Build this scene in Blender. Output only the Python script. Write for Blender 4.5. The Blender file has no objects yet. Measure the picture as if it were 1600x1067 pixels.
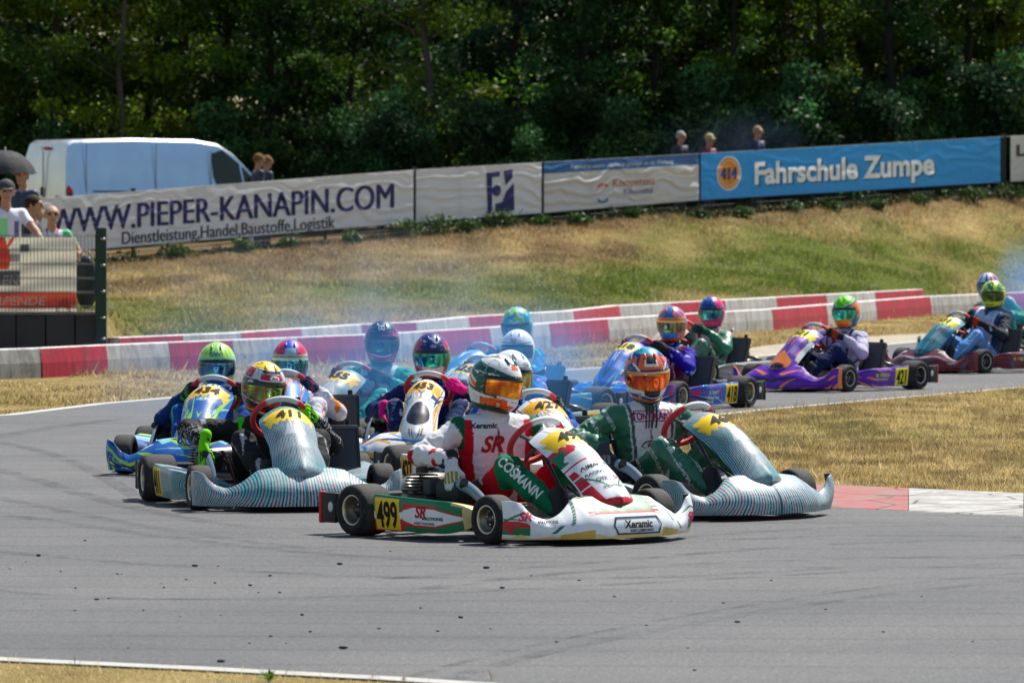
import bpy, bmesh, math, random
import numpy as np
from mathutils import Vector, Matrix
from mathutils.bvhtree import BVHTree

# ------------------------------------------------------------------ camera, world, sun, exposure
scene = bpy.context.scene
COL = scene.collection
R = math.radians
H = 1.79; FPX = 8888.9; PITCH = math.atan(213.5/FPX)
cam_d = bpy.data.cameras.new("camera"); cam = bpy.data.objects.new("camera", cam_d); COL.objects.link(cam)
cam.location = (0, 0, H); cam.rotation_euler = (R(90)-PITCH, 0, 0)
cam_d.sensor_width = 36; cam_d.lens = 200; cam_d.clip_start = 1; cam_d.clip_end = 3000
cam_d.dof.use_dof = True; cam_d.dof.focus_distance = 33.0; cam_d.dof.aperture_fstop = 9.0
scene.camera = cam
SUN_EL, SUN_AZ = R(56), R(36)          # azimuth clockwise from +Y (away from the camera): sun behind and to the right
world = bpy.data.worlds.new("World"); scene.world = world; world.use_nodes = True
wn = world.node_tree; sky = wn.nodes.new('ShaderNodeTexSky'); sky.sky_type = 'NISHITA'; sky.sun_disc = False
sky.sun_elevation = SUN_EL; sky.sun_rotation = SUN_AZ; sky.air_density = 1.3; sky.dust_density = .6
wn.links.new(sky.outputs[0], wn.nodes['Background'].inputs[0]); wn.nodes['Background'].inputs[1].default_value = 0.082
sd = bpy.data.lights.new("sun", 'SUN'); sd.energy = 5.0; sd.angle = R(0.5); sd.color = (1, .95, .86)
so = bpy.data.objects.new("sun", sd); COL.objects.link(so)
sv = Vector((math.sin(SUN_AZ)*math.cos(SUN_EL), math.cos(SUN_AZ)*math.cos(SUN_EL), math.sin(SUN_EL)))
so.rotation_euler = sv.to_track_quat('Z', 'Y').to_euler(); so.location = (20, 40, 60)
scene.view_settings.view_transform = 'Standard'; scene.view_settings.look = 'None'
scene.view_settings.exposure = 0.52; scene.view_settings.gamma = 1
try:
    scene.cycles.use_denoising = True; scene.cycles.max_bounces = 8; scene.cycles.volume_bounces = 1
    scene.cycles.volume_step_rate = 2.0; scene.cycles.transparent_max_bounces = 12
except Exception: pass

rng = np.random.default_rng(7); random.seed(7)

# ------------------------------------------------------------------ helpers
def ray(px, py):
    x, y = (px-800)/FPX, -(py-533.5)/FPX
    c, s = math.cos(PITCH), math.sin(PITCH)
    return np.array([x, c + y*s, -s + y*c])
def at(px, py, D):                      # world point on the sight line at distance D
    r = ray(px, py); return np.array([0, 0, H]) + r*(D/r[1])
def gnd(px, py, z=0.0):
    r = ray(px, py); t = (z-H)/r[2]; return np.array([0, 0, H]) + r*t
def sr(h):
    h = h.lstrip('#'); c = [int(h[i:i+2], 16)/255 for i in (0, 2, 4)]
    return tuple(x/12.92 if x <= .04045 else ((x+.055)/1.055)**2.4 for x in c)
def sstep(a, b, x):
    t = np.clip((np.asarray(x, float)-a)/(b-a), 0, 1); return t*t*(3-2*t)
def _h(i, j, k, s):
    n = np.sin(i*127.1 + j*311.7 + k*74.7 + s*53.3)*43758.5453
    return n-np.floor(n)
def vn(P, f=1.0, seed=0):
    P = np.asarray(P, float)*f; I = np.floor(P); w = P-I; w = w*w*(3-2*w); o = 0
    for a in (0, 1):
        for b in (0, 1):
            for c in (0, 1):
                o = o + _h(I[:, 0]+a, I[:, 1]+b, I[:, 2]+c, seed)*(w[:, 0] if a else 1-w[:, 0])*(w[:, 1] if b else 1-w[:, 1])*(w[:, 2] if c else 1-w[:, 2])
    return o
def rotz(a):
    c, s = math.cos(a), math.sin(a); return np.array([[c, -s, 0], [s, c, 0], [0, 0, 1.0]])
def rot_axis(ax, a): return np.array(Matrix.Rotation(a, 3, Vector(ax)))

class MB:
    """collects geometry; build() links it as one mesh object"""
    def __init__(s): s.V = []; s.F = []; s.C = []; s.n = 0; s.Q = []
    def add(s, V, F, col=(.5, .5, .5)):
        V = np.asarray(V, float).reshape(-1, 3); c = np.asarray(col, float)
        if c.ndim == 1: c = np.tile(c[:3], (len(V), 1))
        s.V.append(V); s.C.append(c)
        if isinstance(F, np.ndarray): s.Q.append(F+s.n)
        else: s.F += [[i+s.n for i in f] for f in F]
        s.n += len(V); return s
    def arrays(s):
        V = np.concatenate(s.V); C = np.concatenate(s.C)
        loops = []; tot = []
        for q in s.Q:
            loops.append(q.ravel()); tot.append(np.full(len(q), q.shape[1]))
        if s.F:
            loops.append(np.array([i for f in s.F for i in f])); tot.append(np.array([len(f) for f in s.F]))
        return V, np.concatenate(loops), np.concatenate(tot), C
    def build(s, name, mat, parent=None, smooth=True, M=None, kind=None):
        V, L, T, C = s.arrays()
        if M is not None: V = V@np.asarray(M)[:3, :3].T + np.asarray(M)[:3, 3]
        me = bpy.data.meshes.new(name)
        me.vertices.add(len(V)); me.vertices.foreach_set('co', V.astype(np.float32).ravel())
        me.loops.add(len(L)); me.loops.foreach_set('vertex_index', L.astype(np.int32))
        me.polygons.add(len(T)); st = np.concatenate([[0], np.cumsum(T)[:-1]])
        me.polygons.foreach_set('loop_start', st.astype(np.int32))
        me.update(calc_edges=True); me.validate()
        me.polygons.foreach_set('use_smooth', np.full(len(me.polygons), bool(smooth)))
        a = me.color_attributes.new('Col', 'FLOAT_COLOR', 'POINT')
        a.data.foreach_set('color', np.concatenate([C, np.ones((len(C), 1))], 1).astype(np.float32).ravel())
        me.materials.append(mat)
        if smooth == 'auto':
            try: me.set_sharp_from_angle(angle=R(38))
            except Exception: pass
        o = bpy.data.objects.new(name, me); COL.objects.link(o)
        if parent is not None: o.parent = parent
        if kind: o['kind'] = kind
        return o
    def bvh(s):
        V, L, T, C = s.arrays(); st = np.concatenate([[0], np.cumsum(T)[:-1]])
        return BVHTree.FromPolygons([Vector(v) for v in V], [L[a:a+b].tolist() for a, b in zip(st, T)])
    # primitives
    def box(s, c, sz, col=(.5, .5, .5), Rm=None, b=0.0):
        x, y, z = [d/2 for d in sz]
        if b <= 0:
            V = np.array([[i*x, j*y, k*z] for i in (-1, 1) for j in (-1, 1) for k in (-1, 1)])
            F = [[0, 1, 3, 2], [4, 6, 7, 5], [0, 4, 5, 1], [2, 3, 7, 6], [0, 2, 6, 4], [1, 5, 7, 3]]
        else:
            b = min(b, x*.9, y*.9, z*.9)
            bm = bmesh.new(); bmesh.ops.create_cube(bm, size=1)
            for v in bm.verts: v.co = (v.co.x*2*x, v.co.y*2*y, v.co.z*2*z)
            bmesh.ops.bevel(bm, geom=bm.edges[:], offset=b, segments=2, affect='EDGES', profile=.5)
            bm.verts.index_update(); V = np.array([v.co[:] for v in bm.verts]); F = [[v.index for v in f.verts] for f in bm.faces]; bm.free()
        if Rm is not None: V = V@np.asarray(Rm).T
        return s.add(V+np.asarray(c), F, col)
    def tube(s, pts, r, col=(.5, .5, .5), n=8, cap=True):
        P = np.asarray(pts, float); m = len(P); r = np.broadcast_to(np.asarray(r, float), (m,))
        T = np.gradient(P, axis=0); T /= np.linalg.norm(T, axis=1)[:, None]+1e-9
        u = np.cross(T[0], [0, 0, 1.0]);
        if np.linalg.norm(u) < .2: u = np.cross(T[0], [0, 1.0, 0])
        V = []; a = np.arange(n)/n*2*math.pi
        for i in range(m):
            u = u-T[i]*u.dot(T[i]); u /= np.linalg.norm(u); w = np.cross(T[i], u)
            V.append(P[i]+r[i]*(np.cos(a)[:, None]*u+np.sin(a)[:, None]*w))
        F = [[i*n+j, i*n+(j+1) % n, (i+1)*n+(j+1) % n, (i+1)*n+j] for i in range(m-1) for j in range(n)]
        if cap: F += [list(range(n))[::-1], [(m-1)*n+j for j in range(n)]]
        return s.add(np.concatenate(V), F, col)
    def lathe(s, prof, c, ax, col=(.5, .5, .5), n=24, cols=None):
        """prof: list of (along axis, radius)"""
        ax = np.asarray(ax, float)/np.linalg.norm(ax); u = np.cross(ax, [0, 0, 1.0])
        if np.linalg.norm(u) < .2: u = np.cross(ax, [0, 1.0, 0])
        u /= np.linalg.norm(u); w = np.cross(ax, u); a = np.arange(n)/n*2*math.pi
        V = np.concatenate([np.asarray(c)+h*ax+r*(np.cos(a)[:, None]*u+np.sin(a)[:, None]*w) for h, r in prof]); m = len(prof)
        F = np.array([[i*n+j, i*n+(j+1) % n, (i+1)*n+(j+1) % n, (i+1)*n+j] for i in range(m-1) for j in range(n)])
        C = col if cols is None else np.repeat(np.array(cols, float), n, axis=0)
        return s.add(V, F, C)
    def ell(s, c, r, col=(.5, .5, .5), Rm=None, n=16, e=1.0):
        th = np.linspace(-math.pi/2, math.pi/2, n//2+1); ph = np.arange(n)/n*2*math.pi
        f = lambda x: np.sign(x)*np.abs(x)**e
        V = np.array([[f(math.cos(t))*f(math.cos(p)), f(math.cos(t))*f(math.sin(p)), f(math.sin(t))] for t in th for p in ph])*np.asarray(r)
        if Rm is not None: V = V@np.asarray(Rm).T
        m = len(th); F = np.array([[i*n+j, i*n+(j+1) % n, (i+1)*n+(j+1) % n, (i+1)*n+j] for i in range(m-1) for j in range(n)])
        return s.add(V+np.asarray(c), F, col)
    def grid(s, G, col, thick=0.0, back=(.03, .03, .03), wrap=False):
        nu, nv = G.shape[:2]; idx = np.arange(nu*nv).reshape(nu, nv)
        if wrap: idx = np.concatenate([idx, idx[:1]])
        F = np.stack([idx[:-1, :-1], idx[1:, :-1], idx[1:, 1:], idx[:-1, 1:]], -1).reshape(-1, 4)
        C = np.asarray(col, float)
        if C.ndim == 1: C = np.tile(C, (nu*nv, 1))
        C = C.reshape(-1, 3)
        s.add(G.reshape(-1, 3), F, C)
        if thick:
            du = np.gradient(G, axis=0); dv = np.gradient(G, axis=1); N = np.cross(du, dv); N /= np.linalg.norm(N, axis=2)[..., None]+1e-12
            B = G-N*thick; s.add(B.reshape(-1, 3), F[:, ::-1].copy(), back)
            e = np.concatenate([idx[:, 0], idx[-1, 1:], idx[-2::-1, -1], idx[0, -2:0:-1]]); m = len(e); nxt = np.roll(e, -1)
            b0 = s.n; s.add(np.concatenate([G.reshape(-1, 3)[e], B.reshape(-1, 3)[e]]), np.stack([np.arange(m), np.arange(m)+m, (np.arange(m)+1) % m+m, (np.arange(m)+1) % m], -1), np.concatenate([C[e], C[e]]))
        return s

def empty(name, loc=(0, 0, 0), rz=0.0, parent=None):
    o = bpy.data.objects.new(name, None); COL.objects.link(o); o.location = loc; o.rotation_euler = (0, 0, rz)
    o.empty_display_size = .2
    if parent is not None: o.parent = parent
    return o
def tag(o, label, cat, group=None, kind=None):
    o['label'] = label; o['category'] = cat
    if group: o['group'] = group
    if kind: o['kind'] = kind
    return o

# ------------------------------------------------------------------ materials
def new_mat(name):
    m = bpy.data.materials.new(name); m.use_nodes = True; nt = m.node_tree
    return m, nt, nt.nodes['Principled BSDF']
def nd(nt, t, **k):
    n = nt.nodes.new(t)
    for a, b in k.items():
        if a.startswith('i_'):
            key = a[2:]; key = int(key) if key.isdigit() else key.replace('_', ' ')
            n.inputs[key].default_value = b
        else: setattr(n, a, b)
    return n
def noise(nt, scale, detail=3, rough=.6, coord=None, dist=0):
    n = nd(nt, 'ShaderNodeTexNoise', i_Scale=scale, i_Detail=detail, i_Roughness=rough, i_Distortion=dist)
    if coord is not None: nt.links.new(coord, n.inputs['Vector'])
    return n
def ramp(nt, fac, stops):
    r = nt.nodes.new('ShaderNodeValToRGB'); nt.links.new(fac, r.inputs[0]); e = r.color_ramp.elements
    while len(e) < len(stops): e.new(.5)
    for i, (p, c) in enumerate(stops): e[i].position = p; e[i].color = (*c, 1) if len(c) == 3 else c
    return r
def mix(nt, fac, a, b, mode='MIX'):
    m = nt.nodes.new('ShaderNodeMix'); m.data_type = 'RGBA'; m.blend_type = mode
    for s, v in ((0, fac), (6, a), (7, b)):
        if hasattr(v, 'links') or hasattr(v, 'is_linked'): nt.links.new(v, m.inputs[s])
        else: m.inputs[s].default_value = v if s == 0 else (*v[:3], 1)
    return m.outputs[2]
def bump(nt, b, h, strength, dist=.01):
    n = nt.nodes.new('ShaderNodeBump'); n.inputs['Strength'].default_value = strength; n.inputs['Distance'].default_value = dist
    nt.links.new(h, n.inputs['Height']); nt.links.new(n.outputs[0], b.inputs['Normal'])
def col_mat(name, rough=.5, metal=0., coat=0., dirt=.0, dscale=30, bs=0., bscale=120, spec=.5, dirtcol=(.12, .1, .08), sheen=0., sat=1.):
    m, nt, b = new_mat(name)
    at_ = nd(nt, 'ShaderNodeAttribute', attribute_name='Col'); tc = nt.nodes.new('ShaderNodeTexCoord'); c = at_.outputs['Color']
    if sat != 1:
        hs = nt.nodes.new('ShaderNodeHueSaturation'); hs.inputs['Saturation'].default_value = sat; nt.links.new(c, hs.inputs['Color']); c = hs.outputs[0]
    if dirt:
        n = noise(nt, dscale, 5, .7, tc.outputs['Object']); r = ramp(nt, n.outputs[0], [(.50, (0, 0, 0)), (.78, (dirt,)*3)])
        c = mix(nt, r.outputs[0], c, dirtcol)
        rr = ramp(nt, n.outputs[0], [(.3, (rough,)*3), (.8, (min(1, rough+.25),)*3)]); nt.links.new(rr.outputs[0], b.inputs['Roughness'])
    else: b.inputs['Roughness'].default_value = rough
    nt.links.new(c, b.inputs['Base Color']); b.inputs['Metallic'].default_value = metal
    b.inputs['Coat Weight'].default_value = coat; b.inputs['Coat Roughness'].default_value = .08; b.inputs['Specular IOR Level'].default_value = spec
    b.inputs['Sheen Weight'].default_value = sheen
    if bs:
        n2 = noise(nt, bscale, 4, .6, tc.outputs['Object']); bump(nt, b, n2.outputs[0], bs)
    return m
M_PLASTIC = col_mat('plastic_bodywork', .36, 0, .2, .30, 14, .05, 60, sat=1.3, spec=.4, dirtcol=(.16, .15, .14))
M_CLOTH = col_mat('suit_cloth', .7, 0, 0, .12, 9, .5, 38, sheen=.0, spec=.25, sat=1.25, dirtcol=(.06, .055, .055))
M_SATIN = col_mat('satin_suit', .33, 0, 0, .1, 9, .45, 30, spec=.6, sheen=.1)
M_HELMET = col_mat('helmet_shell', .28, 0, .3, .08, 20, sat=1.3, spec=.4)
M_RUBBER = col_mat('tyre_rubber', .6, 0, 0, .5, 55, .6, 160, spec=.25, dirtcol=(.13, .125, .115))
M_METAL = col_mat('bare_metal', .3, .9, 0, .2, 30)
M_BLACK = col_mat('moulded_black', .5, 0, 0, .2, 22, .15, 90, spec=.3, dirtcol=(.1, .09, .08))
M_GRIP = col_mat('grip', .6, 0, 0, 0, 10, .3, 200)
M_SKIN = col_mat('skin_and_clothes', .6, 0, 0, 0, 10, .12, 60)
M_VISOR = col_mat('visor_mirror', .1, .92, .5)
M_PRINT = col_mat('printed_mark', .7, spec=.2)
M_CONC = col_mat('painted_concrete', .75, 0, 0, .55, 3.2, .5, 60, dirtcol=(.16, .15, .13))
def scuff():
    nt = M_CONC.node_tree; b = nt.nodes['Principled BSDF']; src = b.inputs['Base Color'].links[0].from_socket; tc = nt.nodes.new('ShaderNodeTexCoord'); mp = nt.nodes.new('ShaderNodeMapping'); mp.inputs['Scale'].default_value = (9, 9, 1.6); oi = nt.nodes.new('ShaderNodeObjectInfo')
    ad = nt.nodes.new('ShaderNodeVectorMath'); nt.links.new(tc.outputs['Object'], ad.inputs[0]); cb = nt.nodes.new('ShaderNodeCombineXYZ'); mm = nt.nodes.new('ShaderNodeMath'); mm.operation = 'MULTIPLY'; mm.inputs[1].default_value = 37; nt.links.new(oi.outputs['Random'], mm.inputs[0]); nt.links.new(mm.outputs[0], cb.inputs[0]); nt.links.new(cb.outputs[0], ad.inputs[1]); nt.links.new(ad.outputs[0], mp.inputs[0])
    n = noise(nt, 1.0, 5, .7, mp.outputs[0], .3); r = ramp(nt, n.outputs[0], [(.42, (1, 1, 1)), (.72, (.42, .41, .40))]); n2 = noise(nt, 14, 4, .7, ad.outputs[0]); r2 = ramp(nt, n2.outputs[0], [(.25, (.5, .49, .48)), (.42, (1, 1, 1))])
    c = mix(nt, 1, src, r.outputs[0], 'MULTIPLY'); c = mix(nt, 1, c, r2.outputs[0], 'MULTIPLY'); nt.links.new(c, b.inputs['Base Color'])
scuff()
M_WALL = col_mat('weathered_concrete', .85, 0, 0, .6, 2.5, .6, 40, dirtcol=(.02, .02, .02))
M_VAN = col_mat('van_paint', .24, .6, .8, .05, 2)
def glass_mat():
    m, nt, b = new_mat('dark_glass'); b.inputs['Base Color'].default_value = (.015, .03, .03, 1); b.inputs['Roughness'].default_value = .12; b.inputs['Specular IOR Level'].default_value = .35; return m
M_GLASS = glass_mat()
def banner_mat(name):
    m, nt, b = new_mat(name); at_ = nd(nt, 'ShaderNodeAttribute', attribute_name='Col')
    nt.links.new(at_.outputs[0], b.inputs['Base Color']); b.inputs['Roughness'].default_value = .45
    tr = nt.nodes.new('ShaderNodeBsdfTranslucent'); nt.links.new(at_.outputs[0], tr.inputs[0])
    ms = nt.nodes.new('ShaderNodeMixShader'); ms.inputs[0].default_value = .25
    nt.links.new(b.outputs[0], ms.inputs[1]); nt.links.new(tr.outputs[0], ms.inputs[2])
    tc = nt.nodes.new('ShaderNodeTexCoord'); n = noise(nt, 6, 4, .6, tc.outputs['Object'])
    bump(nt, b, n.outputs[0], .4, .03)
    nt.links.new(ms.outputs[0], nt.nodes['Material Output'].inputs[0]); return m
M_BANNER = banner_mat('banner_vinyl')
def leaf_mat(name, dark, light, trans=.35):
    m, nt, b = new_mat(name); at_ = nd(nt, 'ShaderNodeAttribute', attribute_name='Col'); oi = nt.nodes.new('ShaderNodeObjectInfo')
    r = ramp(nt, oi.outputs['Random'], [(0, dark), (1, light)]); c = mix(nt, 1.0, at_.outputs[0], r.outputs[0], 'MULTIPLY')
    nt.links.new(c, b.inputs['Base Color']); b.inputs['Roughness'].default_value = .5; b.inputs['Specular IOR Level'].default_value = .2
    tr = nt.nodes.new('ShaderNodeBsdfTranslucent'); nt.links.new(c, tr.inputs[0])
    ms = nt.nodes.new('ShaderNodeMixShader'); ms.inputs[0].default_value = trans
    nt.links.new(b.outputs[0], ms.inputs[1]); nt.links.new(tr.outputs[0], ms.inputs[2]); nt.links.new(ms.outputs[0], nt.nodes['Material Output'].inputs[0])
    return m
M_LEAF = leaf_mat('leaves', (.9, 1.05, 1.0), (2.0, 1.75, .9), .48)
M_BLADE = leaf_mat('grass_blades', (1, 1, 1), (1, 1, 1), .25)
M_BARK = col_mat('bark', .9, 0, 0, .5, 6, .8, 20, dirtcol=(.03, .03, .02))

# ------------------------------------------------------------------ lettering
_tc = {}
def text2d(s, bold=.0, shear=0., sub=0.08):
    """returns vertices (centre-aligned, cap height about 0.7) and triangles of a text"""
    k = (s, bold, shear, sub)
    if k in _tc: return _tc[k]
    cu = bpy.data.curves.new('t', 'FONT'); cu.body = s; cu.size = 1; cu.offset = bold; cu.align_x = 'CENTER'; cu.resolution_u = 4; cu.shear = shear
    ob = bpy.data.objects.new('t', cu); COL.objects.link(ob); dg = bpy.context.evaluated_depsgraph_get()
    me = bpy.data.meshes.new_from_object(ob.evaluated_get(dg)); bm = bmesh.new(); bm.from_mesh(me)
    bpy.data.objects.remove(ob); bpy.data.curves.remove(cu); bpy.data.meshes.remove(me)
    bmesh.ops.remove_doubles(bm, verts=bm.verts, dist=1e-4); bmesh.ops.triangulate(bm, faces=bm.faces)
    V, F = _subd(bm, sub); V[:, 1] -= .35; _tc[k] = (V, F); return _tc[k]
def _subd(bm, sub):
    for _ in range(5):
        es = [e for e in bm.edges if e.calc_length() > sub]
        if not es: break
        bmesh.ops.subdivide_edges(bm, edges=es, cuts=1); bmesh.ops.triangulate(bm, faces=[f for f in bm.faces if len(f.verts) > 3])
    bm.verts.index_update(); V = np.array([v.co[:2] for v in bm.verts]); F = np.array([[v.index for v in f.verts] for f in bm.faces]); bm.free()
    return V, F
def poly2d(pts, sub=.02):
    bm = bmesh.new(); vs = [bm.verts.new((x, y, 0)) for x, y in pts]; f = bm.faces.new(vs); bmesh.ops.triangulate(bm, faces=[f]); return _subd(bm, sub)
def ring2d(a, b, w, n=28):
    t = np.arange(n)/n*2*math.pi; o = np.stack([a*np.cos(t), b*np.sin(t)], 1); i = np.stack([(a-w)*np.cos(t), (b-w)*np.sin(t)], 1)
    F = np.array([[j, (j+1) % n, (j+1) % n+n, j+n] for j in range(n)]); return np.concatenate([o, i]), F
def disc2d(a, b, n=28, cx=0, cy=0):
    t = np.arange(n)/n*2*math.pi; return poly2d(np.stack([cx+a*np.cos(t), cy+b*np.sin(t)], 1), .02)
def lay(mb, V2, F, org, right, up, bvh, col, sx=1., sy=None, off=.003, reach=.25):
    """lay flat artwork on a surface by projecting it along the frame's normal"""
    sy = sx if sy is None else sy
    right = np.asarray(right, float); right /= np.linalg.norm(right); up = np.asarray(up, float); up = up-right*up.dot(right); up /= np.linalg.norm(up); n = np.cross(right, up)
    P = np.asarray(org, float)+V2[:, :1]*sx*right+V2[:, 1:2]*sy*up; ok = np.ones(len(P), bool)
    if bvh is not None:
        d = Vector(-n)
        for i, p in enumerate(P):
            h = bvh.ray_cast(Vector(p+n*reach), d, reach*2)
            if h[0] is None: ok[i] = False
            else: P[i] = np.array(h[0])+n*off
    else: P = P+n*off
    F = F[ok[F].all(axis=1)]
    if len(F): mb.add(P, F, col)

# ------------------------------------------------------------------ smooth bodies from tapered limbs (distance field -> one surface)
def surf_nets(f, lo, hi, h):
    lo = np.asarray(lo)-2*h; hi = np.asarray(hi)+2*h; n = np.ceil((hi-lo)/h).astype(int)+1
    ax = [lo[i]+h*np.arange(n[i]) for i in range(3)]; X = np.stack(np.meshgrid(*ax, indexing='ij'), -1).reshape(-1, 3)
    D = np.concatenate([f(X[i:i+200000]) for i in range(0, len(X), 200000)]).reshape(n); S = D < 0
    c = [S[a:n[0]-1+a, b:n[1]-1+b, d:n[2]-1+d] for a in (0, 1) for b in (0, 1) for d in (0, 1)]
    sm = sum(x.astype(int) for x in c); act = (sm > 0) & (sm < 8); idx = -np.ones(act.shape, int); I = np.argwhere(act); idx[act] = np.arange(len(I))
    acc = np.zeros((len(I), 3)); cnt = np.zeros(len(I)); cr = [(a, b, d) for a in (0, 1) for b in (0, 1) for d in (0, 1)]
    for p in range(8):
        for q in range(p+1, 8):
            a, b = np.array(cr[p]), np.array(cr[q])
            if abs(a-b).sum() != 1: continue
            da = D[tuple((I+a).T)]; db = D[tuple((I+b).T)]; m = (da < 0) != (db < 0); t = np.where(m, da/(da-db+1e-12), 0)
            acc += m[:, None]*(a+(b-a)*t[:, None]); cnt += m
    V = lo+h*(I+acc/cnt[:, None]); Fs = []
    for k in range(3):
        o = [i for i in range(3) if i != k]; sl0 = [slice(1, n[i]-1) for i in range(3)]; sl0[k] = slice(0, n[k]-1); sl1 = list(sl0); sl1[k] = slice(1, n[k])
        A, B = S[tuple(sl0)], S[tuple(sl1)]; E = np.argwhere(A != B); st = np.array([1, 1, 1]); st[k] = 0; E0 = E+st
        u = np.zeros(3, int); v = np.zeros(3, int); u[o[0]] = 1; v[o[1]] = 1
        q = np.stack([idx[tuple((E0-u-v).T)], idx[tuple((E0-v).T)], idx[tuple(E0.T)], idx[tuple((E0-u).T)]], 1)
        inside = A[tuple(E.T)]; flip = inside if k != 1 else ~inside
        q[~flip] = q[~flip][:, ::-1]; Fs.append(q)
    return V, np.concatenate(Fs)
def caps_dist(X, caps):
    out = []; ts = []
    for a, b, r0, r1 in caps:
        a = np.asarray(a, float); b = np.asarray(b, float); ab = b-a; L2 = ab.dot(ab)+1e-12
        t = np.clip((X-a)@ab/L2, 0, 1); out.append(np.linalg.norm(X-a-t[:, None]*ab, axis=1)-(r0+(r1-r0)*t)); ts.append(t)
    return np.array(out), np.array(ts)
def blob(caps, h=.01, k=.012):
    def f(X):
        d, _ = caps_dist(X, caps); m = d.min(0); return m-k*np.log(np.exp(-np.clip((d-m)/k, 0, 30)).sum(0))
    P = np.array([c[0] for c in caps]+[c[1] for c in caps]); rm = np.array([max(c[2], c[3]) for c in caps]*2)[:, None]
    V, F = surf_nets(f, (P-rm).min(0), (P+rm).max(0), h)
    V = relax(V, F, 1); d, t = caps_dist(V, caps); w = d.argmin(0); return V, F, w, t[w, np.arange(len(V))]
def relax(V, F, it):
    for _ in range(it):
        acc = np.zeros_like(V); c = np.zeros(len(V))
        for a in range(4):
            b = (a+1) % 4
            np.add.at(acc, F[:, a], V[F[:, b]]); np.add.at(c, F[:, a], 1); np.add.at(acc, F[:, b], V[F[:, a]]); np.add.at(c, F[:, b], 1)
        V = V*.5+.5*acc/np.maximum(c, 1)[:, None]
    return V
def normals(V, F):
    n = np.cross(V[F[:, 2]]-V[F[:, 0]], V[F[:, 3]]-V[F[:, 1]]); N = np.zeros_like(V)
    for a in range(4): np.add.at(N, F[:, a], n)
    return N/(np.linalg.norm(N, axis=1)[:, None]+1e-12)
def ik(a, c, l1, l2, hint):
    a, c, hint = [np.asarray(v, float) for v in (a, c, hint)]; d = np.linalg.norm(c-a); s = max(1.0, d/(l1+l2)*1.02); l1 *= s; l2 *= s
    u = (c-a)/d; x = (d*d+l1*l1-l2*l2)/(2*d); y = math.sqrt(max(l1*l1-x*x, 1e-6)); hint = hint-u*hint.dot(u); hint /= np.linalg.norm(hint)+1e-9
    return a+u*x+hint*y
# ------------------------------------------------------------------ the lie of the land
FB = [(-900, 160), (0, 152.7), (177, 147), (555, 137), (723, 131), (959, 119), (1205, 109.5), (1436, 96.8), (1528, 94), (2400, 70)]      # front barrier: scale px/m along the picture
BB = [(-900, 150), (177, 140), (367, 134.5), (555, 126), (640, 123.6), (723, 118), (887, 111.5), (959, 106), (1205, 97.5), (1284, 94.6), (1360, 91.7), (1436, 89), (2400, 66)]
def sB(tab, px): return np.interp(px, [a for a, _ in tab], [b for _, b in tab])
def s_f(px): return np.interp(px, [-1000, 170, 1560, 2600], [107, 92, 74, 61])     # banner fence
def z_f(px): return np.interp(px, [-1000, 170, 645, 1100, 1560, 2600], [.55, .80, 1.20, 1.63, 1.97, 2.2])
def pix(X, D): return 800+FPX*X/D
def ground_z(X, D):
    X = np.asarray(X, float); D = np.asarray(D, float); px = pix(X, D)
    db = FPX/sB(BB, px)+1.0; df = FPX/s_f(px); t = np.clip((D-db)/(df-db), 0, 1.0)
    z = z_f(px)*(.55*t+.45*t*t*t) ; z = np.where(D > df, z_f(px)+(D-df)*.004, z)
    n = vn(np.stack([X, D, X*0], 1) if X.ndim else np.array([[X, D, 0]]), .35, 3)
    z = z+(np.squeeze(n)-.5)*.22*np.clip(t*3, 0, 1)*(1-.6*(D > df))
    # filled ground behind the concrete wall on the left
    w = sstep(63.6, 63.9, D)*(1-sstep(68, 76, D))*(1-sstep(-4.75, -4.55, X)); return np.maximum(z, .47*w)
def gz(X, D): return float(np.ravel(ground_z(np.array([X]), np.array([D])))[0])

def ground_mat():
    m, nt, b = new_mat('dry_turf'); tc = nt.nodes.new('ShaderNodeTexCoord'); at_ = nd(nt, 'ShaderNodeAttribute', attribute_name='Col')
    n1 = noise(nt, 2.2, 6, .7, tc.outputs['Object']); n2 = noise(nt, 30, 4, .7, tc.outputs['Object'])
    r = ramp(nt, n2.outputs[0], [(.3, (.45, .42, .38)), (.7, (1.25, 1.2, 1.1))]); c = mix(nt, 1.0, at_.outputs[0], r.outputs[0], 'MULTIPLY')
    r1 = ramp(nt, n1.outputs[0], [(.35, (.75, .75, .7)), (.65, (1.15, 1.12, 1.1))]); c = mix(nt, 1.0, c, r1.outputs[0], 'MULTIPLY')
    nt.links.new(c, b.inputs['Base Color']); b.inputs['Roughness'].default_value = .95; b.inputs['Specular IOR Level'].default_value = .1
    bump(nt, b, n2.outputs[0], 1.0, .05); return m
M_GROUND = ground_mat()
STRAW = np.array([.33, .235, .085]); STRAW2 = np.array([.55, .44, .22]); GREEN = np.array([.145, .185, .03]); SOIL = np.array([.17, .105, .055])
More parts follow.
